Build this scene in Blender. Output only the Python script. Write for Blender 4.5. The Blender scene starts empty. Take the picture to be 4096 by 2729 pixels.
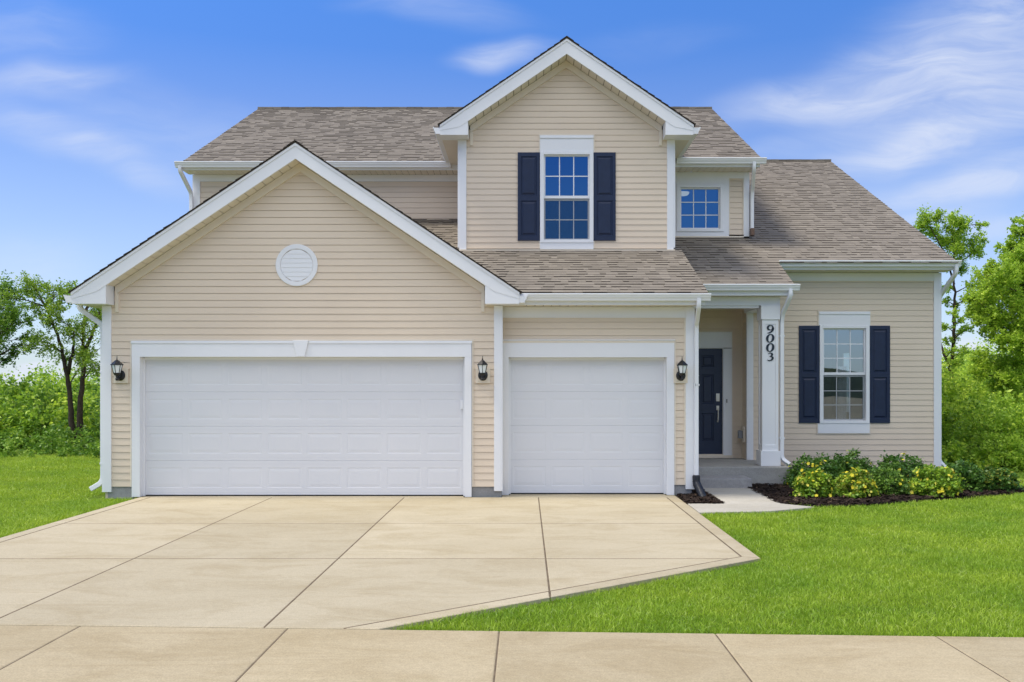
import bpy, bmesh, math, random
import numpy as np
from mathutils import Vector, Matrix

random.seed(7)
rng = np.random.default_rng(11)
R = math.radians
scene = bpy.context.scene
COL = scene.collection
F = 3692.0            # focal length in photo pixels
CZ = 1.696            # eye height

# ------------------------------------------------------------------ materials
class NT:
    """tiny helper around a node tree"""
    def __init__(self, tree):
        self.t = tree
        tree.nodes.clear()
    def n(self, kind, **kw):
        nd = self.t.nodes.new(kind)
        for k, v in kw.items():
            if k == 'inp':
                for kk, vv in v.items():
                    s = nd.inputs[kk]
                    if hasattr(vv, 'node'):
                        self.t.links.new(vv, s)
                    else:
                        s.default_value = vv
            else:
                setattr(nd, k, v)
        return nd
    def link(self, a, b):
        self.t.links.new(a, b)
    def math(self, op, a, b=None, c=None, clamp=False):
        nd = self.n('ShaderNodeMath', operation=op, use_clamp=clamp)
        for i, v in enumerate((a, b, c)):
            if v is None: continue
            if hasattr(v, 'node'): self.t.links.new(v, nd.inputs[i])
            else: nd.inputs[i].default_value = v
        return nd.outputs[0]
    def mix(self, fac, a, b, blend='MIX'):
        nd = self.n('ShaderNodeMix', data_type='RGBA', blend_type=blend)
        for s, v in ((nd.inputs[0], fac), (nd.inputs[6], a), (nd.inputs[7], b)):
            if hasattr(v, 'node'): self.t.links.new(v, s)
            elif isinstance(v, (int, float)): s.default_value = v
            else: s.default_value = (*v, 1.0) if len(v) == 3 else v
        return nd.outputs[2]
    def ramp(self, fac, stops):
        nd = self.n('ShaderNodeValToRGB')
        el = nd.color_ramp.elements
        while len(el) < len(stops): el.new(0.5)
        for e, (p, c) in zip(el, stops):
            e.position = p
            e.color = (*c, 1.0) if not isinstance(c, (int, float)) else (c, c, c, 1.0)
        self.link(fac, nd.inputs[0])
        return nd.outputs[0]
    def noise(self, scale, detail=4, rough=0.55, vec=None, dist=0.0):
        nd = self.n('ShaderNodeTexNoise')
        nd.inputs['Scale'].default_value = scale
        nd.inputs['Detail'].default_value = detail
        nd.inputs['Roughness'].default_value = rough
        nd.inputs['Distortion'].default_value = dist
        if vec is not None: self.link(vec, nd.inputs['Vector'])
        return nd.outputs['Fac']
    def coord(self, scale=(1, 1, 1), rot=(0, 0, 0), which='Object'):
        tc = self.n('ShaderNodeTexCoord')
        mp = self.n('ShaderNodeMapping')
        mp.inputs['Scale'].default_value = scale
        mp.inputs['Rotation'].default_value = rot
        self.link(tc.outputs[which], mp.inputs['Vector'])
        return mp.outputs[0]

def new_mat(name):
    m = bpy.data.materials.new(name)
    m.use_nodes = True
    return m, NT(m.node_tree)

def finish(nt, color, rough=0.6, spec=0.4, metallic=0.0, bump=None, bump_s=0.2, bump_d=0.01, **kw):
    p = nt.n('ShaderNodeBsdfPrincipled')
    for s, v in (('Base Color', color), ('Roughness', rough), ('Specular IOR Level', spec), ('Metallic', metallic)):
        if hasattr(v, 'node'): nt.link(v, p.inputs[s])
        elif isinstance(v, (int, float)): p.inputs[s].default_value = v
        else: p.inputs[s].default_value = (*v, 1.0)
    if bump is not None:
        b = nt.n('ShaderNodeBump')
        b.inputs['Strength'].default_value = bump_s
        b.inputs['Distance'].default_value = bump_d
        nt.link(bump, b.inputs['Height'])
        nt.link(b.outputs[0], p.inputs['Normal'])
    o = nt.n('ShaderNodeOutputMaterial')
    nt.link(p.outputs[0], o.inputs[0])
    return p

def plain(name, col, rough=0.5, spec=0.4, metallic=0.0, var=0.06, scale=3.0, bump_s=0.0, bscale=60):
    m, nt = new_mat(name)
    v = nt.coord()
    n1 = nt.noise(scale, 5, 0.6, v)
    lo = tuple(c * (1 - var) for c in col)
    hi = tuple(min(1, c * (1 + var)) for c in col)
    c = nt.ramp(n1, [(0.3, lo), (0.7, hi)])
    bump = nt.noise(bscale, 3, 0.6, v) if bump_s else None
    finish(nt, c, rough, spec, metallic, bump, bump_s, 0.003)
    return m

M = {}
M['trim'] = plain('white_trim', (0.775, 0.785, 0.80), 0.42, 0.35, var=0.025, scale=1.3)
M['cream'] = plain('cream_trim', (0.74, 0.66, 0.54), 0.5, 0.3, var=0.03, scale=1.5)
M['soffit'] = plain('soffit_white', (0.72, 0.66, 0.56), 0.5, 0.3, var=0.03)
M['dark_gap'] = plain('soffit_gap', (0.16, 0.13, 0.10), 0.9, 0.1)
M['navy'] = plain('navy_shutter', (0.0105, 0.0205, 0.055), 0.42, 0.4, var=0.12, scale=8, bump_s=0.25, bscale=160)
M['navy_door'] = plain('navy_door', (0.0135, 0.0235, 0.058), 0.38, 0.45, var=0.08, scale=4)
M['black'] = plain('black_metal', (0.011, 0.012, 0.015), 0.38, 0.5, var=0.1, scale=20)
M['plastic_black'] = plain('black_plastic', (0.012, 0.014, 0.020), 0.4, 0.5, var=0.15, scale=12)
M['digit'] = plain('house_number_paint', (0.018, 0.028, 0.042), 0.4, 0.4, var=0.05)
M['nickel'] = plain('satin_nickel', (0.74, 0.71, 0.65), 0.38, 0.5, metallic=0.45, var=0.05)
M['room'] = plain('room_paint', (0.50, 0.47, 0.42), 0.8, 0.2, var=0.03)
M['room_floor'] = plain('room_carpet', (0.30, 0.24, 0.17), 0.9, 0.1, var=0.1, scale=20)
M['bright_strip'] = plain('bright_strip_white', (0.82, 0.82, 0.80), 0.8, 0.2, var=0.03)
m, nt = new_mat('daylight_sheer')
tr = nt.n('ShaderNodeBsdfTranslucent'); tr.inputs['Color'].default_value = (0.88, 0.92, 0.90, 1)
o = nt.n('ShaderNodeOutputMaterial'); nt.link(tr.outputs[0], o.inputs[0])
M['sheer'] = m
M['rubber'] = plain('rubber_seal', (0.03, 0.028, 0.026), 0.7, 0.3)
M['grey_box'] = plain('meter_grey', (0.25, 0.26, 0.28), 0.5, 0.4)
M['rust'] = plain('outlet_brown', (0.16, 0.10, 0.07), 0.6, 0.3, var=0.3, scale=30)

# vinyl siding: cream-tan with wood grain embossing and faint panel-to-panel drift
m, nt = new_mat('vinyl_siding')
v = nt.coord((2.0, 2.0, 2.0))
g = nt.coord((3.0, 3.0, 120.0))
n1 = nt.noise(0.5, 3, 0.5, v)
n2 = nt.noise(3.0, 3, 0.6, g)
c = nt.ramp(n1, [(0.3, (0.700, 0.585, 0.450)), (0.7, (0.740, 0.625, 0.485))])
c = nt.mix(0.10, c, nt.ramp(n2, [(0.3, (0.52, 0.44, 0.35)), (0.7, (0.74, 0.645, 0.54))]))
finish(nt, c, 0.52, 0.3, bump=n2, bump_s=0.12, bump_d=0.002)
M['siding'] = m

# garage door steel: white with embossed wood grain
m, nt = new_mat('garage_door_paint')
g = nt.coord((5.0, 5.0, 90.0))
n2 = nt.noise(3.0, 4, 0.65, g, 0.6)
n1 = nt.noise(0.9, 3, 0.5, nt.coord())
c = nt.ramp(n1, [(0.3, (0.68, 0.69, 0.715)), (0.7, (0.71, 0.715, 0.735))])
finish(nt, c, 0.48, 0.35, bump=n2, bump_s=0.25, bump_d=0.002)
M['garage_door'] = m

# shingles: per-tab tone attribute plus granule noise
def shingle_mat(name, warm):
    m, nt = new_mat(name)
    at = nt.n('ShaderNodeAttribute', attribute_name='tone')
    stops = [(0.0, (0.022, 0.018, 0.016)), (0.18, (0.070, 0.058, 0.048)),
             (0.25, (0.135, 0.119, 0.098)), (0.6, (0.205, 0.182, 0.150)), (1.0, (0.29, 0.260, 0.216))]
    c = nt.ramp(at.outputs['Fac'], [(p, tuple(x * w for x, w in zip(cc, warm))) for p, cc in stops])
    n1 = nt.noise(140, 3, 0.7, nt.coord())
    n2 = nt.noise(0.9, 4, 0.6, nt.coord())
    c = nt.mix(0.45, c, nt.ramp(n1, [(0.3, (0.30, 0.30, 0.30)), (0.7, (0.80, 0.78, 0.74))]), 'OVERLAY')
    c = nt.mix(0.30, c, nt.ramp(n2, [(0.3, (0.38, 0.37, 0.37)), (0.7, (0.64, 0.63, 0.62))]), 'OVERLAY')
    finish(nt, c, 0.9, 0.2, bump=n1, bump_s=0.5, bump_d=0.004)
    return m
M['shingle'] = shingle_mat('asphalt_shingle', (1.0, 1.0, 1.0))

# concrete
def concrete(name, a, b, stain, stain_amt=0.5, broom=True):
    m, nt = new_mat(name)
    oc = nt.coord()
    big = nt.noise(0.5, 6, 0.62, nt.coord((0.8, 1.2, 1)), 0.7)
    mid = nt.noise(1.5, 7, 0.68, nt.coord((0.7, 1.3, 1)), 0.8)
    fine = nt.noise(90, 3, 0.7, oc)
    grit = nt.noise(260, 2, 0.6, oc)
    c = nt.ramp(big, [(0.32, a), (0.68, b)])
    st = nt.ramp(mid, [(0.46, 0.0), (0.70, 1.0)])
    c = nt.mix(nt.math('MULTIPLY', st, stain_amt), c, stain)
    pal = nt.ramp(nt.noise(1.3, 7, 0.72, nt.coord((0.5, 2.0, 1), (0, 0, 0.06))), [(0.60, 0.0), (0.74, 1.0)])
    c = nt.mix(nt.math('MULTIPLY', pal, 0.42), c, tuple(min(1, x * 1.28 + 0.02) for x in b))
    ln = nt.ramp(nt.noise(1.0, 6, 0.6, nt.coord((0.35, 11.0, 1), (0, 0, 0.015)), 0.2), [(0.58, 0.0), (0.70, 1.0)])
    c = nt.mix(nt.math('MULTIPLY', ln, 0.30), c, stain)
    med = nt.noise(22, 4, 0.7, nt.coord((0.8, 1.4, 1)))
    c = nt.mix(0.35, c, nt.ramp(med, [(0.25, (0.36, 0.36, 0.36)), (0.75, (0.64, 0.64, 0.64))]), 'OVERLAY')
    c = nt.mix(0.55, c, nt.ramp(fine, [(0.25, (0.30, 0.30, 0.30)), (0.75, (0.70, 0.70, 0.70))]), 'OVERLAY')
    at = nt.n('ShaderNodeAttribute', attribute_name='tone')
    sl_ = nt.math('MULTIPLY_ADD', at.outputs['Fac'], 0.13, 0.91)
    cm = nt.n('ShaderNodeCombineColor'); [nt.link(sl_, cm.inputs[k]) for k in range(3)]
    c = nt.mix(1.0, c, cm.outputs[0], 'MULTIPLY')
    spk = nt.ramp(nt.noise(55, 2, 0.4, oc), [(0.76, 0.0), (0.79, 1.0)])
    c = nt.mix(nt.math('MULTIPLY', spk, 0.35), c, (0.12, 0.10, 0.075))
    h = nt.math('ADD', grit, nt.math('MULTIPLY', fine, 0.8))
    if broom:
        br = nt.noise(30, 3, 0.7, nt.coord((9.0, 0.25, 1)))
        h = nt.math('ADD', h, nt.math('MULTIPLY', br, 0.7))
    finish(nt, c, 0.85, 0.25, bump=h, bump_s=0.35, bump_d=0.004)
    return m
M['drive'] = concrete('driveway_concrete', (0.425, 0.362, 0.240), (0.480, 0.415, 0.285), (0.345, 0.277, 0.160), 0.65)
M['walk'] = concrete('sidewalk_concrete', (0.400, 0.325, 0.195), (0.455, 0.378, 0.240), (0.315, 0.243, 0.130), 0.65)
M['path'] = concrete('path_concrete', (0.40, 0.375, 0.315), (0.47, 0.44, 0.375), (0.34, 0.305, 0.235), 0.5)
M['porch'] = concrete('porch_concrete', (0.345, 0.34, 0.32), (0.42, 0.415, 0.39), (0.28, 0.27, 0.25), 0.6, False)
M['joint'] = plain('joint_dirt', (0.15, 0.115, 0.075), 0.95, 0.1, var=0.3, scale=6)
M['foundation'] = concrete('foundation_concrete', (0.30, 0.30, 0.30), (0.40, 0.39, 0.38), (0.22, 0.22, 0.22), 0.7, False)
M['asphalt'] = plain('asphalt', (0.055, 0.055, 0.057), 0.9, 0.2, var=0.2, scale=40, bump_s=0.3)
M['dark_ridge'] = plain('reflection_ridge_dark', (0.045, 0.055, 0.025), 0.95, 0.1, var=0.4, scale=0.6)
M['field'] = plain('bare_field', (0.40, 0.33, 0.21), 0.95, 0.1, var=0.25, scale=0.4)

m, nt = new_mat('mulch')
v = nt.coord()
vo = nt.n('ShaderNodeTexVoronoi', feature='F1')
vo.inputs['Scale'].default_value = 38
nt.link(nt.coord((1, 2.2, 1), (0, 0, 0.6)), vo.inputs['Vector'])
at = nt.n('ShaderNodeAttribute', attribute_name='tone')
c = nt.ramp(at.outputs['Fac'], [(0.0, (0.016, 0.010, 0.008)), (0.7, (0.050, 0.032, 0.022)), (1.0, (0.15, 0.10, 0.065))])
finish(nt, c, 0.9, 0.2, bump=vo.outputs['Distance'], bump_s=0.6, bump_d=0.01)
M['mulch'] = m

m, nt = new_mat('lawn_soil')
n1 = nt.noise(1.2, 5, 0.6, nt.coord())
n2 = nt.noise(45, 4, 0.7, nt.coord())
c = nt.ramp(n1, [(0.3, (0.095, 0.155, 0.014)), (0.7, (0.14, 0.21, 0.022))])
c = nt.mix(0.6, c, nt.ramp(n2, [(0.25, (0.2, 0.2, 0.2)), (0.75, (0.75, 0.75, 0.75))]), 'OVERLAY')
finish(nt, c, 0.95, 0.1, bump=n2, bump_s=0.8, bump_d=0.03)
M['lawn'] = m

def leaf_mat(name, stops, trans=0.35, tcol=(0.30, 0.45, 0.05), patch=None, rough=0.45, spec=0.35):
    m, nt = new_mat(name)
    at = nt.n('ShaderNodeAttribute', attribute_name='tone')
    c = nt.ramp(at.outputs['Fac'], stops)
    if patch:
        n1 = nt.noise(patch[0], 3, 0.55, nt.coord((1.0, 1.0, 1.0)), 0.4)
        n1 = nt.math('ADD', nt.math('MULTIPLY', n1, 0.6), nt.math('MULTIPLY', nt.noise(patch[4], 4, 0.6, nt.coord((0.45, 1.6, 1.0)), 0.3), 0.4))
        c = nt.mix(patch[1], c, nt.ramp(n1, [(0.38, patch[2]), (0.62, patch[3])]), 'MULTIPLY')
    p = nt.n('ShaderNodeBsdfPrincipled')
    nt.link(c, p.inputs['Base Color'])
    p.inputs['Roughness'].default_value = rough
    p.inputs['Specular IOR Level'].default_value = spec
    tr = nt.n('ShaderNodeBsdfTranslucent')
    nt.link(nt.mix(0.55, c, tcol), tr.inputs['Color'])
    mx = nt.n('ShaderNodeMixShader')
    mx.inputs[0].default_value = trans
    nt.link(p.outputs[0], mx.inputs[1]); nt.link(tr.outputs[0], mx.inputs[2])
    o = nt.n('ShaderNodeOutputMaterial')
    nt.link(mx.outputs[0], o.inputs[0])
    return m
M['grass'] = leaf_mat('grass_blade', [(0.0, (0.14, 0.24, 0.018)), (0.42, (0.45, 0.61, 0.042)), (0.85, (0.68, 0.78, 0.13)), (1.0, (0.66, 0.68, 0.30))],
                      0.42, (0.46, 0.60, 0.03), (0.75, 0.9, (0.52, 0.70, 0.62), (1.0, 1.0, 0.95), 3.0), 0.45, 0.35)
M['leaf_dark'] = leaf_mat('leaf_dark', [(0.0, (0.082, 0.180, 0.021)), (0.6, (0.184, 0.337, 0.034)), (1.0, (0.350, 0.509, 0.055))], 0.35, (0.16, 0.32, 0.03))
M['leaf_mid'] = leaf_mat('leaf_mid', [(0.0, (0.161, 0.293, 0.028)), (0.6, (0.367, 0.551, 0.046)), (1.0, (0.685, 0.826, 0.082))], 0.4, (0.34, 0.54, 0.05))
M['leaf_tree'] = leaf_mat('leaf_tree', [(0.0, (0.102, 0.185, 0.018)), (0.6, (0.258, 0.392, 0.039)), (1.0, (0.528, 0.650, 0.078))], 0.4, (0.28, 0.48, 0.05))
M['leaf_lime'] = leaf_mat('leaf_lime', [(0.0, (0.184, 0.312, 0.035)), (0.6, (0.426, 0.609, 0.054)), (1.0, (0.730, 0.890, 0.101))], 0.50, (0.46, 0.64, 0.07))
M['leaf_far'] = leaf_mat('leaf_far', [(0.0, (0.070, 0.125, 0.050)), (1.0, (0.150, 0.220, 0.080))], 0.3, (0.2, 0.36, 0.08))
M['leaf_shrub'] = leaf_mat('leaf_shrub', [(0.0, (0.032, 0.096, 0.016)), (0.6, (0.083, 0.185, 0.026)), (1.0, (0.181, 0.305, 0.046))], 0.25, (0.15, 0.30, 0.04))
M['leaf_bright'] = leaf_mat('leaf_bright', [(0.0, (0.104, 0.227, 0.019)), (0.6, (0.254, 0.410, 0.031)), (1.0, (0.531, 0.626, 0.054))], 0.28, (0.25, 0.40, 0.05))
M['leaf_green'] = leaf_mat('leaf_green', [(0.0, (0.052, 0.119, 0.018)), (0.6, (0.137, 0.256, 0.033)), (1.0, (0.286, 0.425, 0.061))], 0.28, (0.2, 0.38, 0.05))
M['leaf_gold'] = leaf_mat('leaf_gold', [(0.0, (0.070, 0.120, 0.016)), (0.6, (0.240, 0.270, 0.030)), (1.0, (0.480, 0.440, 0.060))], 0.28, (0.45, 0.45, 0.05))
M['petal'] = leaf_mat('petal', [(0.0, (0.55, 0.45, 0.02)), (0.6, (0.76, 0.66, 0.05)), (1.0, (0.85, 0.78, 0.22))], 0.25, (0.8, 0.65, 0.03), rough=0.6, spec=0.2)
M['bark'] = plain('bark', (0.055, 0.043, 0.032), 0.9, 0.15, var=0.35, scale=14, bump_s=0.8, bscale=40)
M['twig'] = plain('twig', (0.060, 0.050, 0.032), 0.9, 0.15, var=0.25, scale=14)

# window glass: thin pane, see-through and mirror-like
def glass_mat(name, lo, hi, tint, trans):
    m, nt = new_mat(name)
    lw = nt.n('ShaderNodeLayerWeight')
    lw.inputs['Blend'].default_value = 0.25
    f = nt.n('ShaderNodeMapRange')
    f.inputs['To Min'].default_value = lo; f.inputs['To Max'].default_value = hi
    nt.link(lw.outputs['Fresnel'], f.inputs['Value'])
    gl = nt.n('ShaderNodeBsdfGlossy')
    gl.inputs['Color'].default_value = (*tint, 1); gl.inputs['Roughness'].default_value = 0.005
    wv = nt.noise(1.1, 2, 0.4, nt.coord())
    b = nt.n('ShaderNodeBump'); b.inputs['Strength'].default_value = 0.05; b.inputs['Distance'].default_value = 0.02
    nt.link(wv, b.inputs['Height']); nt.link(b.outputs[0], gl.inputs['Normal'])
    tr = nt.n('ShaderNodeBsdfTransparent'); tr.inputs['Color'].default_value = (*trans, 1)
    mx = nt.n('ShaderNodeMixShader')
    nt.link(f.outputs[0], mx.inputs[0]); nt.link(tr.outputs[0], mx.inputs[1]); nt.link(gl.outputs[0], mx.inputs[2])
    o = nt.n('ShaderNodeOutputMaterial'); nt.link(mx.outputs[0], o.inputs[0])
    return m
M['glass'] = glass_mat('window_glass', 0.40, 0.8, (0.13, 0.38, 0.74), (0.32, 0.46, 0.60))
M['glass_low'] = glass_mat('window_glass_clear', 0.38, 0.8, (0.74, 0.86, 0.95), (0.78, 0.82, 0.85))
m, nt = new_mat('insect_screen')
df = nt.n('ShaderNodeBsdfDiffuse'); df.inputs['Color'].default_value = (0.03, 0.05, 0.06, 1)
tr = nt.n('ShaderNodeBsdfTransparent')
mx = nt.n('ShaderNodeMixShader'); mx.inputs[0].default_value = 0.32
nt.link(tr.outputs[0], mx.inputs[1]); nt.link(df.outputs[0], mx.inputs[2])
o = nt.n('ShaderNodeOutputMaterial'); nt.link(mx.outputs[0], o.inputs[0])
M['screen'] = m
M['lamp_glass'] = plain('frosted_lamp_glass', (0.80, 0.84, 0.84), 0.35, 0.5, var=0.05)
m, nt = new_mat('lit_lamp')
e = nt.n('ShaderNodeEmission'); e.inputs['Color'].default_value = (1.0, 0.74, 0.38, 1); e.inputs['Strength'].default_value = 0.75
o = nt.n('ShaderNodeOutputMaterial'); nt.link(e.outputs[0], o.inputs[0])
M['lit'] = m

# ------------------------------------------------------------------ mesh building
ORG = {}
def tag(o, label=None, cat=None, group=None, kind=None):
    if label: o['label'] = label
    if cat: o['category'] = cat
    if group: o['group'] = group
    if kind: o['kind'] = kind
    return o

def empty(name, loc, label, cat, group=None):
    o = bpy.data.objects.new(name, None)
    o.empty_display_size = 0.2
    COL.objects.link(o); o.location = loc
    ORG[o.name] = Vector(loc)
    return tag(o, label, cat, group)

def link_mesh(name, me, mat, parent=None, origin=None):
    o = bpy.data.objects.new(name, me)
    COL.objects.link(o)
    if mat is not None: me.materials.append(mat)
    if parent is not None:
        o.parent = parent
        ORG[o.name] = ORG[parent.name].copy()
    else:
        ORG[o.name] = Vector(origin or (0, 0, 0))
        o.location = ORG[o.name]
    return o

class MB:
    def __init__(self): self.v = []; self.f = []; self.t = []
    def add(self, vs, fs, tone=0.5):
        b = len(self.v)
        self.v.extend([tuple(x) for x in vs])
        for f in fs:
            self.f.append(tuple(i + b for i in f)); self.t.append(tone)
        return self
    def quad(self, a, b, c, d, tone=0.5): return self.add((a, b, c, d), ((0, 1, 2, 3),), tone)
    def box(self, x0, x1, y0, y1, z0, z1, tone=0.5):
        if x0 > x1: x0, x1 = x1, x0
        if y0 > y1: y0, y1 = y1, y0
        if z0 > z1: z0, z1 = z1, z0
        vs = [(x, y, z) for z in (z0, z1) for y in (y0, y1) for x in (x0, x1)]
        return self.add(vs, ((0, 2, 3, 1), (4, 5, 7, 6), (0, 1, 5, 4), (2, 6, 7, 3), (0, 4, 6, 2), (1, 3, 7, 5)), tone)
    def boxf(self, fn, u0, u1, d0, d1, z0, z1, tone=0.5):
        vs = [fn(u, d, z) for z in (z0, z1) for d in (d0, d1) for u in (u0, u1)]
        return self.add(vs, ((0, 1, 3, 2), (4, 6, 7, 5), (0, 4, 5, 1), (2, 3, 7, 6), (0, 2, 6, 4), (1, 5, 7, 3)), tone)
    def prism(self, pts, a, b, tone=0.5):
        """pts: list of 3-D points (polygon), extruded from +a to +b (vectors)"""
        n = len(pts)
        A = [Vector(p) + Vector(a) for p in pts]; B = [Vector(p) + Vector(b) for p in pts]
        fs = [tuple(range(n)), tuple(range(2 * n - 1, n - 1, -1))]
        for i in range(n):
            j = (i + 1) % n
            fs.append((i, i + n, j + n, j))
        return self.add(A + B, fs, tone)
    def xz(self, poly, y0, y1, tone=0.5): return self.prism([(x, 0, z) for x, z in poly], (0, y0, 0), (0, y1, 0), tone)
    def yz(self, poly, x0, x1, tone=0.5): return self.prism([(0, y, z) for y, z in poly], (x0, 0, 0), (x1, 0, 0), tone)
    def sweep(self, path, prof, ref, cap=True, scales=None):
        path = [Vector(p) for p in path]; ref = Vector(ref)
        n = len(prof); rings = []
        for i, p in enumerate(path):
            if i == 0: t = path[1] - p
            elif i == len(path) - 1: t = p - path[-2]
            else: t = (path[i + 1] - p).normalized() + (p - path[i - 1]).normalized()
            t.normalize()
            s = t.cross(ref)
            if s.length < 1e-4: s = t.cross(Vector((0.3, 0.9, 0.2)))
            s.normalize(); r = s.cross(t).normalized()
            k = scales[i] if scales else 1.0
            rings.append([p + s * (a * k) + r * (b * k) for a, b in prof])
        vs = [q for rg in rings for q in rg]; fs = []
        for i in range(len(path) - 1):
            for j in range(n):
                k = (j + 1) % n
                fs.append((i * n + j, i * n + k, (i + 1) * n + k, (i + 1) * n + j))
        if cap:
            fs.append(tuple(range(n - 1, -1, -1))); fs.append(tuple(range(len(vs) - n, len(vs))))
        return self.add(vs, fs)
    def tube(self, path, rad, sides=8, ref=(0.13, 0.21, 0.97)):
        prof = [(math.cos(2 * math.pi * i / sides), math.sin(2 * math.pi * i / sides)) for i in range(sides)]
        sc = rad if isinstance(rad, (list, tuple)) else [rad] * len(path)
        return self.sweep(path, prof, ref, True, list(sc))
    def lathe(self, c, prof, sides=16, rot=0.0):
        cx, cy, cz = c
        vs = []; n = len(prof)
        for r, z in prof:
            for k in range(sides):
                a = 2 * math.pi * k / sides + rot
                vs.append((cx + r * math.cos(a), cy + r * math.sin(a), cz + z))
        fs = []
        for i in range(n - 1):
            for k in range(sides):
                q = (k + 1) % sides
                fs.append((i * sides + k, i * sides + q, (i + 1) * sides + q, (i + 1) * sides + k))
        fs.append(tuple(range(sides - 1, -1, -1))); fs.append(tuple(range((n - 1) * sides, n * sides)))
        return self.add(vs, fs)
    def build(self, name, mat, parent=None, origin=None, smooth=False, bevel=0.0, normals=True):
        me = bpy.data.meshes.new(name)
        o = ORG[parent.name] if parent is not None else Vector(origin or (0, 0, 0))
        me.from_pydata([(x - o.x, y - o.y, z - o.z) for x, y, z in self.v], [], self.f)
        if normals:
            bm = bmesh.new(); bm.from_mesh(me)
            bmesh.ops.recalc_face_normals(bm, faces=bm.faces[:])
            bm.to_mesh(me); bm.free()
        if len(set(self.t)) > 1:
            a = me.attributes.new('tone', 'FLOAT', 'FACE')
            a.data.foreach_set('value', np.array(self.t, dtype=np.float32))
        if smooth:
            me.polygons.foreach_set('use_smooth', [True] * len(me.polygons))
        ob = link_mesh(name, me, mat, parent, origin)
        if bevel:
            md = ob.modifiers.new('edge', 'BEVEL'); md.width = bevel; md.segments = 2; md.limit_method = 'ANGLE'
        return ob

def fast_mesh(name, verts, nside, tone, mat, parent=None, origin=None, smooth=False):
    """verts (F*nside,3) unshared polygons of nside corners; tone per face"""
    o = ORG[parent.name] if parent is not None else Vector(origin or (0, 0, 0))
    verts = verts.reshape(-1, 3).astype(np.float32) - np.array(o, dtype=np.float32)
    nv = len(verts); nf = nv // nside
    me = bpy.data.meshes.new(name)
    me.vertices.add(nv); me.loops.add(nv); me.polygons.add(nf)
    me.vertices.foreach_set('co', verts.ravel())
    me.loops.foreach_set('vertex_index', np.arange(nv, dtype=np.int32))
    me.polygons.foreach_set('loop_start', np.arange(0, nv, nside, dtype=np.int32))
    me.update(calc_edges=True)
    a = me.attributes.new('tone', 'FLOAT', 'FACE')
    a.data.foreach_set('value', tone.astype(np.float32))
    return link_mesh(name, me, mat, parent, origin)

def front(Y): return lambda u, d, z: (u, Y - d, z)
def rightf(X): return lambda u, d, z: (X + d, u, z)
def leftf(X): return lambda u, d, z: (X - d, u, z)

EXPO = 0.1047; SGAP, SDEEP = 0.0034, 0.014
def siding(mb, fn, z0, z1, lft, rgt, holes=(), start=None, flip=False):
    """lapped clapboards: each course tilts out towards its lower edge and drops a lip"""
    cuts = set()
    for h in holes: cuts.add(h[2]); cuts.add(h[3])
    base = z0 if start is None else start
    k0 = math.floor((z0 - base) / EXPO); z = base + k0 * EXPO
    while z < z1 - 1e-5:
        a, b = max(z, z0), min(z + EXPO, z1)
        zz = [a] + sorted(c for c in cuts if a + 1e-4 < c < b - 1e-4) + [b]
        for s, e in zip(zz[:-1], zz[1:]):
            if e - s < 1e-4: continue
            mid = (s + e) / 2
            segs = [(0.0, 1.0)]
            L0, R0, L1, R1 = lft(s), rgt(s), lft(e), rgt(e)
            ivs = [(L0, R0, L1, R1)]
            for h in holes:
                if h[2] - 1e-4 <= mid <= h[3] + 1e-4:
                    nx = []
                    for (l0, r0, l1, r1) in ivs:
                        if h[1] <= min(l0, l1) or h[0] >= max(r0, r1): nx.append((l0, r0, l1, r1)); continue
                        if h[0] > min(l0, l1): nx.append((l0, h[0], l1, h[0]))
                        if h[1] < max(r0, r1): nx.append((h[1], r0, h[1], r1))
                    ivs = nx
            d = lambda q: 0.0120 - 0.0085 * (q - z) / EXPO
            for (l0, r0, l1, r1) in ivs:
                if r0 - l0 < 0.002: continue
                if r1 < l1: r1 = l1 = (l1 + r1) / 2
                gap = SGAP if abs(e - (z + EXPO)) < 1e-4 and e - s > 0.02 else 0.0     # open shadow joint under the next course
                k = gap / (e - s); lg, rg = l1 + (l0 - l1) * k, r1 + (r0 - r1) * k
                mb.quad(fn(l0, d(s), s), fn(r0, d(s), s), fn(rg, d(e - gap), e - gap), fn(lg, d(e - gap), e - gap))
                if gap:
                    mb.quad(fn(lg, d(e), e - gap), fn(rg, d(e), e - gap), fn(rg, -SDEEP, e - gap), fn(lg, -SDEEP, e - gap))
                    mb.quad(fn(lg, -SDEEP, e - gap), fn(rg, -SDEEP, e - gap), fn(r1, -SDEEP, e), fn(l1, -SDEEP, e))
                if abs(s - z) < 1e-4:
                    mb.quad(fn(l0, -SDEEP, s), fn(r0, -SDEEP, s), fn(r0, d(s), s), fn(l0, d(s), s))
        z += EXPO
    return mb

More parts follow.
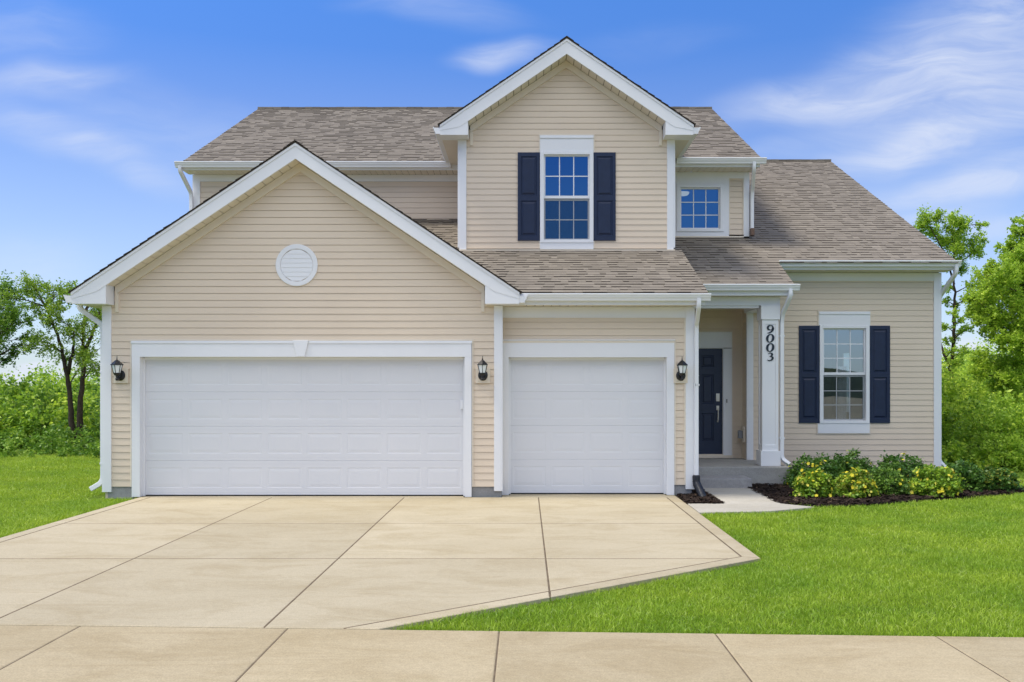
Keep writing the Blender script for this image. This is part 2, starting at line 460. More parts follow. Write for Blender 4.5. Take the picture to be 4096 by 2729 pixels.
def shingles(mb, P0, u, v, length, rng_fn, expo=0.142, seed=1, lo=0.24, hi=1.0):
    """laminated asphalt tabs laid in courses as thin slabs of two thicknesses"""
    rd = random.Random(seed)
    P0, u, v = Vector(P0), Vector(u).normalized(), Vector(v).normalized()
    n = u.cross(v)
    if n.z < 0: n = -n
    k = 0
    while k * expo < length - 1e-3:
        v0 = k * expo; v1 = min(v0 + expo + 0.012, length + 0.004)
        for (a, b) in rng_fn(v0 + expo * 0.5):
            x = a - rd.uniform(0, 0.25)
            while x < b:
                w = rd.uniform(0.08, 0.22)
                s, e = max(x, a), min(x + w, b)
                x += w
                if e - s < 0.012: continue
                thick = rd.random() < 0.55
                t = 0.0155 if thick else 0.0085
                t += rd.uniform(-0.0012, 0.0012)
                dv = rd.uniform(-0.004, 0.004)
                tone = min(hi, max(lo, rd.gauss(0.58, 0.06)))
                jj = (v0 + dv)
                p = [P0 + u * s + v * jj, P0 + u * e + v * jj, P0 + u * e + v * v1, P0 + u * s + v * v1]
                top = [p[0] + n * t, p[1] + n * t, p[2] + n * 0.003, p[3] + n * 0.003]
                mb.quad(*top, tone=tone)
                mb.quad(p[0], p[1], top[1], top[0], tone=0.06 if thick else 0.15)  # dark butts: cut asphalt edge plus a painted shadow line under each tab
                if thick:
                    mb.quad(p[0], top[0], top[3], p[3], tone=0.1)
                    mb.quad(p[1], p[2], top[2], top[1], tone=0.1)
        k += 1
    return mb

def deck(mb, P0, u, v, u0, u1, v0, v1, th=0.014, tone=0.12):
    P0, u, v = Vector(P0), Vector(u).normalized(), Vector(v).normalized()
    n = u.cross(v)
    if n.z < 0: n = -n
    pts = [P0 + u * u0 + v * v0, P0 + u * u1 + v * v0, P0 + u * u1 + v * v1, P0 + u * u0 + v * v1]
    mb.prism(pts, n * 0.0, n * -th, tone)
    return mb

def rounded(path, r=0.06, k=5):
    P = [Vector(p) for p in path]; out = [P[0]]
    for i in range(1, len(P) - 1):
        a, b, c = P[i - 1], P[i], P[i + 1]
        d1, d2 = (a - b), (c - b)
        q = min(r, d1.length * .45, d2.length * .45)
        s, e = b + d1.normalized() * q, b + d2.normalized() * q
        for j in range(k + 1):
            t = j / k
            out.append(s * (1 - t) ** 2 + b * 2 * t * (1 - t) + e * t * t)
    out.append(P[-1]); return out

# ------------------------------------------------------------------ camera, world, light
cam = bpy.data.cameras.new('camera'); camo = bpy.data.objects.new('camera', cam)
COL.objects.link(camo); scene.camera = camo
camo.location = (0, 0, CZ); camo.rotation_euler = (R(90), 0, 0)
cam.sensor_width = 36.0; cam.lens = 36.0 * F / 4096.0
cam.shift_x = (2048 - 2101) / 4096.0; cam.shift_y = (1541 - 1364.5) / 4096.0
cam.clip_start = 0.05; cam.clip_end = 3000

SUN_EL, SUN_AZ = R(63), R(-100)      # azimuth clockwise from +Y: sun high on the left, grazing the front of the house
sd = Vector((math.sin(SUN_AZ) * math.cos(SUN_EL), math.cos(SUN_AZ) * math.cos(SUN_EL), math.sin(SUN_EL)))
sl = bpy.data.lights.new('sun', 'SUN'); sl.energy = 2.05; sl.angle = R(16); sl.color = (1.0, 0.93, 0.82)
so = bpy.data.objects.new('sun', sl); COL.objects.link(so); so.location = (-20, -20, 40)
so.rotation_euler = (-sd).to_track_quat('-Z', 'Y').to_euler()

w = bpy.data.worlds.new('World'); scene.world = w; w.use_nodes = True
nt = NT(w.node_tree)
sky = nt.n('ShaderNodeTexSky', sky_type='NISHITA')
sky.sun_disc = False; sky.sun_elevation = SUN_EL; sky.sun_rotation = SUN_AZ
sky.air_density = 1.0; sky.dust_density = 0.25; sky.ozone_density = 2.2
tc = nt.n('ShaderNodeTexCoord')
sep = nt.n('ShaderNodeSeparateXYZ'); nt.link(tc.outputs['Generated'], sep.inputs[0])
X_, Y_, Z_ = sep.outputs
hs = nt.n('ShaderNodeHueSaturation'); hs.inputs['Saturation'].default_value = 1.25; hs.inputs['Value'].default_value = 1.0
nt.link(sky.outputs[0], hs.inputs['Color'])
# bluer and a little deeper with height, as in the photograph
elev = nt.n('ShaderNodeMapRange'); elev.inputs['From Min'].default_value = 0.0; elev.inputs['From Max'].default_value = 0.40
nt.link(Z_, elev.inputs['Value'])
grade = nt.ramp(elev.outputs[0], [(0.0, (0.46, 0.60, 0.80)), (0.12, (0.56, 0.65, 0.86)), (0.35, (0.68, 0.70, 0.90)), (0.7, (0.66, 0.68, 0.92)), (1.0, (0.68, 0.80, 1.08))])
base = nt.mix(1.0, hs.outputs[0], grade, 'MULTIPLY')
# cirrus: banks placed by direction, broken up by streaky noise
ay = nt.math('MAXIMUM', nt.math('ABSOLUTE', Y_), 0.08)
uu = nt.math('DIVIDE', X_, ay); ww = nt.math('DIVIDE', Z_, ay)
uv = nt.n('ShaderNodeCombineXYZ'); nt.link(uu, uv.inputs[0]); nt.link(ww, uv.inputs[1])
wn = nt.n('ShaderNodeTexNoise'); wn.inputs['Scale'].default_value = 5.0; wn.inputs['Detail'].default_value = 3
nt.link(uv.outputs[0], wn.inputs['Vector'])
wc = nt.n('ShaderNodeVectorMath', operation='SUBTRACT'); nt.link(wn.outputs['Color'], wc.inputs[0]); wc.inputs[1].default_value = (.5, .5, .5)
ws = nt.n('ShaderNodeVectorMath', operation='SCALE'); nt.link(wc.outputs[0], ws.inputs[0]); ws.inputs['Scale'].default_value = 0.07
wa = nt.n('ShaderNodeVectorMath', operation='ADD'); nt.link(uv.outputs[0], wa.inputs[0]); nt.link(ws.outputs[0], wa.inputs[1])
UV = wa.outputs[0]
def bank(ox, oy, rx, ry, ang, amp):
    mp = nt.n('ShaderNodeMapping', vector_type='TEXTURE')
    mp.inputs['Location'].default_value = ((ox - 1207) / 2121, (885 - oy) / 2121, 0)
    mp.inputs['Rotation'].default_value = (0, 0, R(ang))
    mp.inputs['Scale'].default_value = (rx / 2121, ry / 2121, 1)
    nt.link(UV, mp.inputs['Vector'])
    ln = nt.n('ShaderNodeVectorMath', operation='LENGTH'); nt.link(mp.outputs[0], ln.inputs[0])
    mr = nt.n('ShaderNodeMapRange', interpolation_type='SMOOTHERSTEP')
    mr.inputs['From Min'].default_value = 1.0; mr.inputs['From Max'].default_value = 0.0
    mr.inputs['To Min'].default_value = 0.0; mr.inputs['To Max'].default_value = amp
    nt.link(ln.outputs[1], mr.inputs['Value'])
    return mr.outputs[0]
banks = [(1830, 235, 330, 90, 8, 0.60), (2080, 165, 440, 140, 17, 0.52), (2300, 60, 560, 240, 20, 0.68), (2250, 250, 560, 130, 20, 0.55),
         (2150, 330, 420, 80, 12, 0.55), (2200, 440, 380, 60, 4, 0.50), (2330, 395, 300, 90, 10, 0.40), (2120, 500, 320, 30, 5, 0.35),
         (130, 195, 300, 75, 2, 0.50), (190, 345, 420, 75, -20, 0.50), (60, 60, 300, 130, -5, 0.28), (1155, 122, 190, 48, 4, 0.75),
         (1010, 25, 330, 55, -8, 0.32), (380, 300, 420, 130, -10, 0.22), (1500, 480, 700, 200, 0, 0.22),
         (70, 845, 150, 28, 2, 0.8), (150, 868, 150, 24, -2, 0.8), (95, 822, 90, 14, 0, 0.7), (20, 590, 300, 100, 0, 0.2),
         (2225, 795, 110, 60, 0, 0.9), (2330, 520, 260, 36, 3, 0.45), (1850, 330, 260, 50, 14, 0.22), (1500, 90, 300, 60, 8, 0.12)]
acc = None
for bk in banks:
    o_ = bank(*bk)
    acc = o_ if acc is None else nt.math('ADD', acc, o_)
acc = nt.math('MULTIPLY', acc, 0.70)
stv = nt.n('ShaderNodeMapping'); stv.inputs['Rotation'].default_value = (0, 0, R(-13)); stv.inputs['Scale'].default_value = (1.6, 7.5, 1)
nt.link(UV, stv.inputs['Vector'])
streak = nt.noise(3.6, 9, 0.60, stv.outputs[0], 0.9)
stm = nt.n('ShaderNodeMapRange', interpolation_type='SMOOTHSTEP'); stm.inputs['From Min'].default_value = 0.22; stm.inputs['From Max'].default_value = 0.78
stm.inputs['To Min'].default_value = 0.42; stm.inputs['To Max'].default_value = 1.25
nt.link(streak, stm.inputs['Value'])
cov = nt.math('MULTIPLY', acc, stm.outputs[0])
lowhaze = nt.n('ShaderNodeMapRange'); lowhaze.inputs['From Min'].default_value = 0.34; lowhaze.inputs['From Max'].default_value = 0.0
lowhaze.inputs['To Min'].default_value = 0.0; lowhaze.inputs['To Max'].default_value = 0.48
nt.link(Z_, lowhaze.inputs['Value'])
cov = nt.math('ADD', cov, lowhaze.outputs[0])
cov = nt.math('MINIMUM', cov, 0.93)
CLOUD_V = nt.n('ShaderNodeRGB'); CLOUD_V.outputs[0].default_value = (4.2, 4.5, 5.2, 1)
final = nt.mix(cov, base, CLOUD_V.outputs[0])
# added fill: an invented bright cloud bank high behind the viewer, out of the picture: it lights the front of the house
bk1 = nt.n('ShaderNodeMapRange', interpolation_type='SMOOTHSTEP'); bk1.inputs['From Min'].default_value = 0.05; bk1.inputs['From Max'].default_value = -0.45
nt.link(Y_, bk1.inputs['Value'])
bk2 = nt.n('ShaderNodeMapRange', interpolation_type='SMOOTHSTEP'); bk2.inputs['From Min'].default_value = 0.34; bk2.inputs['From Max'].default_value = 0.52
nt.link(Z_, bk2.inputs['Value'])
bkn = nt.noise(2.2, 5, 0.55, tc.outputs['Generated'], 0.3)
bk3 = nt.n('ShaderNodeMapRange', interpolation_type='SMOOTHSTEP'); bk3.inputs['From Min'].default_value = 0.3; bk3.inputs['From Max'].default_value = 0.6; bk3.inputs['To Min'].default_value = 0.55
nt.link(bkn, bk3.inputs['Value'])
bkm = nt.math('MULTIPLY', nt.math('MULTIPLY', bk1.outputs[0], bk2.outputs[0]), bk3.outputs[0])
final = nt.mix(bkm, final, (9.6, 9.7, 10.0))
bg = nt.n('ShaderNodeBackground'); bg.inputs['Strength'].default_value = 0.10
nt.link(final, bg.inputs['Color'])
wo = nt.n('ShaderNodeOutputWorld'); nt.link(bg.outputs[0], wo.inputs[0])

scene.view_settings.view_transform = 'Standard'; scene.view_settings.look = 'None'
scene.view_settings.exposure = 0.90; scene.view_settings.gamma = 1.0
scene.cycles.max_bounces = 8; scene.cycles.transparent_max_bounces = 12
scene.cycles.use_denoising = True

# ------------------------------------------------------------------ the setting
gm = MB(); gm.quad((-900, -700, -0.09), (900, -700, -0.09), (900, 1500, -0.09), (-900, 1500, -0.09))
g = gm.build('ground', M['lawn'], normals=False); g['kind'] = 'structure'
gm = MB(); gm.quad((-300, -150, -0.075), (300, -150, -0.075), (300, -11, -0.075), (-300, -11, -0.075))
g = gm.build('field', M['field'], normals=False); g['kind'] = 'structure'
gm = MB(); gm.quad((-300, -8.2, -0.055), (300, -8.2, -0.055), (300, 0.6, -0.055), (-300, 0.6, -0.055))
g = gm.build('road', M['asphalt'], normals=False); g['kind'] = 'structure'
gm = MB(); gm.box(-200, 200, 0.6, 0.76, -0.2, 0.07)
g = gm.build('kerb', M['walk']); g['kind'] = 'structure'
rdh = random.Random(4); gm = MB()
pts = [(-400 + k * 8, -112 + rdh.uniform(-4, 4), rdh.uniform(2.2, 4.6)) for k in range(101)]
for (x0, y0, h0), (x1, y1, h1) in zip(pts[:-1], pts[1:]):
    gm.quad((x0, y0 + 14, -.2), (x1, y1 + 14, -.2), (x1, y1, h1), (x0, y0, h0)); gm.quad((x0, y0, h0), (x1, y1, h1), (x1, y1 - 60, -.2), (x0, y0 - 60, -.2))
g = gm.build('reflection_ridge', M['dark_ridge'], normals=False); g['kind'] = 'structure'  # unseen ridge added as the dark band reflected in the wing window
# lawn with a soft undulation
def lawn_z(x, y):
    return -0.028 + 0.012 * np.sin(x * 0.7 + 1.0) * np.sin(y * 0.55)
gx = np.linspace(-30, 30, 121); gy = np.linspace(0.8, 42, 84)
vs = [(x, y, float(lawn_z(x, y))) for y in gy for x in gx]
fs = [(j * 121 + i, j * 121 + i + 1, (j + 1) * 121 + i + 1, (j + 1) * 121 + i) for j in range(83) for i in range(120)]
lm = MB(); lm.add(vs, fs); g = lm.build('lawn', M['lawn'], smooth=True, normals=False); g['kind'] = 'structure'

def clip(poly, nx, ny, c):
    """keep nx*x+ny*y<=c"""
    out = []
    for i in range(len(poly)):
        a, b = poly[i], poly[(i + 1) % len(poly)]
        da, db = nx * a[0] + ny * a[1] - c, nx * b[0] + ny * b[1] - c
        if da <= 0: out.append(a)
        if da * db < 0:
            t = da / (da - db); out.append((a[0] + (b[0] - a[0]) * t, a[1] + (b[1] - a[1]) * t))
    return out

SLAB = random.Random(12)
def slab_top(mb, poly, z0, z1, edge=0.012):
    """slab with a tooled, slightly rounded arris"""
    n = len(poly)
    if n < 3: return
    cx = sum(p[0] for p in poly) / n; cy = sum(p[1] for p in poly) / n
    area = sum(poly[i][0] * poly[(i + 1) % n][1] - poly[(i + 1) % n][0] * poly[i][1] for i in range(n)) / 2
    if abs(area) < 0.002: return
    if area < 0: poly = poly[::-1]
    def inset(d):
        res = []
        for i in range(n):
            p, q, r_ = Vector(poly[i - 1]), Vector(poly[i]), Vector(poly[(i + 1) % n])
            e1 = (q - p).normalized(); e2 = (r_ - q).normalized()
            n1 = Vector((-e1.y, e1.x)); n2 = Vector((-e2.y, e2.x))
            m_ = (n1 + n2); l = m_.length
            if l < 1e-3: res.append(q); continue
            m_ /= l
            res.append(q + m_ * (d / max(0.35, m_.dot(n1))))
        return res
    rings = [[(p[0], p[1], z0) for p in poly], [(p[0], p[1], z1 - 0.006) for p in poly],
             [(p.x, p.y, z1 - 0.0015) for p in inset(edge * 0.5)], [(p.x, p.y, z1) for p in inset(edge)]]
    vs = [q for rg in rings for q in rg]; fs = []
    for k in range(3):
        for i in range(n):
            j = (i + 1) % n
            fs.append((k * n + i, k * n + j, (k + 1) * n + j, (k + 1) * n + i))
    fs.append(tuple(range(3 * n, 4 * n)))
    mb.add(vs, fs, SLAB.uniform(0.0, 1.0))

def sw(x): return 6.375 - 0.0445 * x            # far edge of the public sidewalk (runs very slightly askew)
DRV = [(-5.84, 13.96), (-5.84, sw(-5.84) + 0.012), (-1.02, sw(-1.02) + 0.012), (2.31, 9.06), (2.31, 13.96)]
bd = 0.175
dx, dy = 2.31 - (-1.02), 9.06 - (sw(-1.02)); dl = math.hypot(dx, dy); nx_, ny_ = dy / dl, -dx / dl
cdiag = nx_ * 2.31 + ny_ * 9.06
inner = clip(clip(clip(DRV, -1, 0, 5.84 - bd), 1, 0, 2.31 - bd), nx_, ny_, cdiag - bd)
J = 0.0028
dm = MB()
xs = [-9, -3.83, -1.83, 0.20, 9]; ys = [0, 9.03, 11.33, 20]
for i in range(4):
    for j in range(3):
        p = inner
        for nx1, ny1, c1 in ((-1, 0, -(xs[i] + J)), (1, 0, xs[i + 1] - J), (0, -1, -(ys[j] + J * 2.3)), (0, 1, ys[j + 1] - J * 2.3)):
            p = clip(p, nx1, ny1, c1)
        if len(p) > 2: slab_top(dm, p, -0.12, 0.0)
# border bands
def band(cl):
    p = DRV
    for c_ in cl: p = clip(p, *c_)
    if len(p) > 2: slab_top(dm, p, -0.12, 0.0005)
g_ = 0.011
for (y0, y1) in ((0, 9.03), (9.03, 11.33), (11.33, 20)):
    band([(1, 0, -5.84 + bd - g_), (0, -1, -y0 - 0.004), (0, 1, y1 - 0.004)])
    band([(-1, 0, -(2.31 - bd + g_)), (-.084, -.175, -1.7805), (0, -1, -(y0 if y0 > 9.1 else 8.0) - 0.004), (0, 1, y1 - 0.004)] if y1 > 9.1 else [(1, 0, -99)])
band([(-nx_, -ny_, -(cdiag - bd + g_)), (.084, .175, 1.7785), (1, 0, 0.195)])
band([(-nx_, -ny_, -(cdiag - bd + g_)), (.084, .175, 1.7785), (-1, 0, -0.205)])
slab_top(dm, [(-5.83, 13.968), (-.935, 13.968), (-.935, 14.11), (-5.83, 14.11)], -.12, 0.0, .004)
slab_top(dm, [(-.355, 13.968), (2.31, 13.968), (2.295, 14.215), (2.17, 14.215), (2.17, 14.36), (-.24, 14.36), (-.24, 14.215), (-.355, 14.215)], -.12, 0.0, .004)
dw = dm.build('driveway', M['drive'], normals=False); dw['kind'] = 'structure'
jm = MB(); slab_top(jm, clip(clip(clip(DRV, -1, 0, 5.82), 1, 0, 2.29), nx_, ny_, cdiag - .02), -0.1, -0.0020)
o = jm.build('driveway_bed', M['joint'], normals=False); o['kind'] = 'structure'
# public sidewalk in five-foot squares
sm = MB(); x = -1.66 - 1.48 * 12
bed = MB()
while x < 16:
    a, b = x + J, x + 1.48 - J
    slab_top(sm, [(a, sw(a) - 1.55), (b, sw(b) - 1.55), (b, sw(b)), (a, sw(a))], -0.11, -0.002, 0.012)
    x += 1.48
slab_top(bed, [(-19, sw(-19) - 1.54), (16, sw(16) - 1.54), (16, sw(16) - .01), (-19, sw(-19) - .01)], -0.09, -0.006)
o = sm.build('sidewalk', M['walk'], normals=False); o['kind'] = 'structure'
o = bed.build('sidewalk_bed', M['joint'], normals=False); o['kind'] = 'structure'
ap = MB(); slab_top(ap, [(-6.6, 0.77), (0.9, 0.77), (-0.6, sw(-0.6) - 1.57), (-5.9, sw(-5.9) - 1.57)], -0.1, -0.004)
o = ap.build('driveway_apron', M['drive'], normals=False); o['kind'] = 'structure'
# garden path from the porch step to the driveway
pm = MB()
slab_top(pm, [(2.80, 13.23), (3.66, 13.23), (3.74, 15.2), (2.83, 15.2)], -0.1, 0.004)
slab_top(pm, [(2.325, 12.30), (3.30, 12.44), (4.03, 12.86), (3.665, 13.22), (2.325, 13.22)], -0.1, 0.002)
o = pm.build('garden_path', M['path'], normals=False); o['kind'] = 'structure'
PATH = [[(2.78, 13.1), (3.70, 13.1), (3.76, 15.3), (2.80, 15.3)], [(2.3, 12.28), (3.32, 12.42), (4.06, 12.86), (3.7, 13.25), (2.3, 13.25)]]
BED = [(3.62, 13.28), (4.08, 12.98), (4.5, 13.05), (4.95, 13.22), (5.5, 13.50), (6.1, 13.78), (6.9, 14.12), (7.6, 14.42), (8.15, 14.75), (8.2, 15.3), (7.95, 16.3), (7.9, 17.3), (3.70, 17.3)]
BED2 = [(2.32, 13.20), (2.84, 13.20), (2.86, 15.3), (2.33, 14.30)]

def in_poly(px, py, poly):
    ins = np.zeros(px.shape, bool); n = len(poly)
    for i in range(n):
        x1, y1 = poly[i]; x2, y2 = poly[(i + 1) % n]
        if abs(y2 - y1) < 1e-12: continue
        c_ = ((y1 > py) != (y2 > py)) & (px < (x2 - x1) * (py - y1) / (y2 - y1) + x1)
        ins ^= c_
    return ins

# mulch: a raised bed sheet under thousands of loose bark chips
def mulch(name, poly, n, seed):
    r_ = np.random.default_rng(seed)
    P = np.array(poly); lo, hi = P.min(0), P.max(0)
    bm_ = MB(); bm_.prism([(x, y, 0) for x, y in poly], (0, 0, -0.08), (0, 0, -0.006), 0.0)
    o = bm_.build(name, M['mulch']); o['kind'] = 'structure'
    q = r_.uniform(lo, hi, (n * 3, 2)); q = q[in_poly(q[:, 0], q[:, 1], poly)][:n]
    k = len(q)
    ln = r_.uniform(0.012, 0.05, k); wd = r_.uniform(0.006, 0.016, k); th = r_.uniform(0, 2 * np.pi, k)
    d = np.stack([np.cos(th), np.sin(th), r_.uniform(-.35, .35, k)], 1); s = np.stack([-np.sin(th), np.cos(th), r_.uniform(-.4, .4, k)], 1)
    c_ = np.stack([q[:, 0], q[:, 1], r_.uniform(-0.004, 0.026, k)], 1)
    V = np.stack([c_ - d * ln[:, None] - s * wd[:, None], c_ + d * ln[:, None] - s * wd[:, None] * .6, c_ + d * ln[:, None] + s * wd[:, None], c_ - d * ln[:, None] + s * wd[:, None] * .7], 1)
    tn = np.clip(r_.gamma(2.0, 0.16, k), 0, 1)
    c2 = fast_mesh('mulch_chips', V, 4, tn, M['mulch']); c2['kind'] = 'stuff'
    c2['label'] = 'loose dark bark chips spread over the bed ' + ('along the right wing' if n > 4000 else 'between driveway and path'); c2['category'] = 'mulch'
mulch('planting_bed', BED, 16000, 3)
mulch('planting_bed', BED2, 2500, 4)

# ------------------------------------------------------------------ grass blades
def grass(name, regions, seed, label, cat='grass'):
    r_ = np.random.default_rng(seed); VV = []; TT = []
    for (x0, x1, y0, y1, dens, h0, h1, wd) in regions:
        n = int((x1 - x0) * (y1 - y0) * dens)
        p = r_.uniform((x0, y0), (x1, y1), (n, 2)); px, py = p[:, 0], p[:, 1]
        jit = r_.normal(0, 0.020, n)
        ok = (py > 6.375 - 0.0445 * px + 0.012 + np.abs(jit))
        drv = [(-5.86, 14.3), (-5.86, 5.5), (-1.06, 5.5), (-1.00, sw(-1.0)), (2.335, 9.04), (2.335, 14.3)]
        ok &= ~in_poly(px + jit, py, drv)
        for q in PATH: ok &= ~in_poly(px + jit, py + jit, q)
        ok &= ~in_poly(px + jit * 3, py + jit * 3, BED); ok &= ~in_poly(px, py, BED2)
        ok &= ~((px > -6.62) & (px < 7.85) & (py > 13.85)) | ((px > 2.3) & (py < 14.2)) | ((px > 3.6) & (py < 15.7))
        px, py = px[ok], py[ok]; n = len(px)
        cl = np.sin(px * 3.1 + np.sin(py * 2.3) * 2) * np.sin(py * 2.7 + np.sin(px * 1.7) * 2)
        h = r_.uniform(h0, h1, n) * (1 + 0.18 * cl); th = r_.uniform(0, 2 * np.pi, n); ln = np.abs(r_.normal(0, 0.85, n)) * h
        bx = np.stack([px, py, lawn_z(px, py) - 0.004], 1)
        face = r_.uniform(0, 2 * np.pi, n)
        s = np.stack([np.cos(face), np.sin(face), np.zeros(n)], 1) * (wd * r_.uniform(.7, 1.3, n))[:, None] * .5
        d = np.stack([np.cos(th) * ln, np.sin(th) * ln, h], 1)
        mid = bx + d * np.array([0.38, 0.38, 0.62])
        tip = bx + d
        q1 = np.stack([bx - s, bx + s, mid + s * .8, mid - s * .8], 1)
        q2 = np.stack([mid - s * .8, mid + s * .8, tip + s * 0.06, tip - s * 0.06], 1)
        t = np.clip(r_.normal(0.48, 0.26, n) + 0.06 * cl, 0, 0.95)
        t[r_.random(n) < 0.02] = 1.0
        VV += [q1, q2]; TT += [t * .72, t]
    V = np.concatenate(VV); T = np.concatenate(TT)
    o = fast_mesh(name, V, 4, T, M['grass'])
    o['kind'] = 'stuff'; o['label'] = label; o['category'] = cat
    return o
grass('lawn_grass', [(-1.2, 5.2, 6.0, 9.5, 6000, .024, .056, .0046), (-1.2, 7.0, 9.5, 12.0, 4200, .024, .056, .0054), (2.2, 9.0, 12.0, 19.0, 2600, .026, .056, .0068),
                     (5.2, 9.5, 6.0, 12.0, 900, .03, .062, .008), (9.0, 13, 11.0, 20.0, 700, .03, .06, .009)], 21, 'mown green lawn to the right of the driveway')
grass('lawn_grass', [(-9.0, -5.8, 9.6, 13.5, 4000, .026, .060, .0056), (-12.5, -5.8, 13.5, 18.5, 2200, .028, .060, .0072), (-16.0, -6.4, 18.5, 22.5, 1100, .035, .07, .009),
                     (-10, -5.8, 6.2, 9.6, 700, .03, .062, .008)], 22, 'mown green lawn to the left of the driveway')

# ------------------------------------------------------------------ the house
H = empty('house', (0.5, 17.5, 0), 'beige two storey house with white garage doors, navy shutters and brown shingle roofs', 'house')
def part(mb, name, mat, **kw): return mb.build(name, M[mat], H, **kw)

def soffit_slats(mb, back, x0, x1, y0, y1, zf, along='y', pitch=0.126):
    """soffit boards with open joints; zf(x)->z, boards run along y; backing sits above"""
    n = max(1, round((x1 - x0) / pitch)); p = (x1 - x0) / n
    for i in range(n):
        a, b = x0 + i * p + 0.005, x0 + (i + 1) * p - 0.005
        mb.add([(a, y0, zf(a)), (b, y0, zf(b)), (b, y1, zf(b)), (a, y1, zf(a)),
                (a, y0, zf(a) + .012), (b, y0, zf(b) + .012), (b, y1, zf(b) + .012), (a, y1, zf(a) + .012)],
               ((0, 1, 2, 3), (4, 7, 6, 5), (0, 4, 5, 1), (2, 6, 7, 3), (0, 3, 7, 4), (1, 5, 6, 2)))
    back.quad((x0, y0, zf(x0) + .014), (x1, y0, zf(x1) + .014), (x1, y1, zf(x1) + .014), (x0, y1, zf(x0) + .014))

GUT = [(0, 0.0), (0, .118), (.010, .118), (.010, .105), (.108, .105), (.108, .118), (.122, .118), (.124, .098), (.112, .088), (.104, .060), (.086, .030), (.078, 0.0)]
def gutter_x(x0, x1, yb, z, name='gutter'):
    """eave gutter along X, back at yb, bottom at z"""
    mb = MB(); mb.yz([(yb - a, z + b * .9) for a, b in GUT], x0, x1); return part(mb, name, 'trim')
def gutter_y(y0, y1, xb, z, sgn):
    mb = MB(); mb.xz([(xb + sgn * a, z + b) for a, b in GUT], y0, y1); return part(mb, 'gutter', 'trim')
DS = [(-.036, -.026), (-.030, -.031), (.030, -.031), (.036, -.026), (.036, .026), (.030, .031), (-.030, .031), (-.036, .026)]
def downspout(path, ref, straps=()):
    mb = MB(); mb.sweep(rounded(path, 0.09, 6), DS, ref)
    o = part(mb, 'downspout', 'trim')
    for (p, s) in straps:
        b = MB(); b.box(p[0] - s[0], p[0] + s[0], p[1] - s[1], p[1] + s[1], p[2] - .014, p[2] + .014)
        b.build('strap', M['trim'], o)
    return o

def gable(cx, half, Yf, Yw, zpk, sl, fh, zbot, bw, Yb, wl, wr, seed, names):
    ze = zpk - sl * half
    top = lambda x: zpk - sl * abs(x - cx)
    for s in (-1, 1):
        xo, xi = cx + s * half, cx + s * (half - bw)
        # rake fascia, with a proud drip strip along its upper edge
        mb = MB(); mb.xz([(cx, zpk), (xo, ze), (xo, ze - .10), (xi + s * .14, top(xi + s * .14) - fh), (cx, zpk - fh)] if True else [], Yf, Yf + .03)
        mb.xz([(cx, zpk + .004), (xo + s * .004, ze + .004), (xo + s * .004, ze - .045), (cx, zpk - .045)], Yf - .012, Yf - .001)
        part(mb, 'rake_board', 'trim')
        # boxed return at the foot of the rake, closing the eave
        mb = MB(); mb.xz([(xo, zbot), (xi, zbot), (xi, top(xi) - fh + .03), (xo - s * .001, ze - .02)], Yf + .005, Yw - .001)
        part(mb, 'eave_return', 'trim')
        # eave soffit and fascia down the side
        mb = MB(); wx = wl if s < 0 else wr
        mb.box(xo - s * .004, wx, Yw, Yb, zbot + .004, zbot + .022); part(mb, 'soffit', 'soffit')
        mb = MB(); mb.box(xo, xo - s * .022, Yw, Yb, zbot + .022, ze - .03); part(mb, 'fascia', 'trim')
        gutter_y(Yf + .01, Yb - .15, xo + s * .001, ze - .155, s)
        # rake soffit
        mb, bk = MB(), MB()
        zf = lambda x: top(x) - fh + .004
        a, b = sorted((xi, cx))
        soffit_slats(mb, bk, a, b, Yf + .03, Yw - .001, zf)
        part(mb, 'rake_soffit', 'soffit'); part(bk, 'soffit_backing', 'dark_gap')
        # frieze on the wall under the rake
        mb = MB(); fz = lambda x: top(x) - fh - .002
        xe = xi - s * .02
        mb.xz([(cx, fz(cx)), (xe, fz(xe)), (xe, fz(xe) - .125), (cx, fz(cx) - .125)], Yw - .036, Yw + .01)
        mb.xz([(xe, fz(xe) - .11), (xe, zbot - .10), (xe - s * .05, zbot - .10), (xe - s * .05, fz(xe) - .10)], Yw - .030, Yw + .01)
        part(mb, 'frieze_board', names)
        # roof slope
        th = math.atan(sl); v = Vector((-s * math.cos(th), 0, math.sin(th)))
        P0 = Vector((xo + s * .035, Yf - .03, ze - sl * .035 + .015)); L = (half + .035) / math.cos(th)
        ln = Yb - Yf + .03
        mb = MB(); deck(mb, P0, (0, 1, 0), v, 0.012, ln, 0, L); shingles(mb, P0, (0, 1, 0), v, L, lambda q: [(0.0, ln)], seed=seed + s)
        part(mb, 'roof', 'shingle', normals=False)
    mb = MB(); y = Yf - .03
    rd = random.Random(seed)
    while y < Yb:                                # ridge caps
        z = zpk + .036 + rd.uniform(0, .003)
        mb.add([(cx - .12, y, z - .12 * sl), (cx, y, z), (cx + .12, y, z - .12 * sl), (cx - .12, y + .2, z - .12 * sl - .006), (cx, y + .2, z - .006), (cx + .12, y + .2, z - .12 * sl - .006),
                (cx - .12, y, z - .12 * sl - .016), (cx, y, z - .016), (cx + .12, y, z - .12 * sl - .016)],
               ((0, 1, 4, 3), (1, 2, 5, 4)), rd.uniform(.4, .9))
        b = len(mb.v) - 9
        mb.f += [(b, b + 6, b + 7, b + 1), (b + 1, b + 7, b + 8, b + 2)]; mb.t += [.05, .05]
        y += .142
    part(mb, 'ridge_cap', 'shingle', normals=False)
    return top

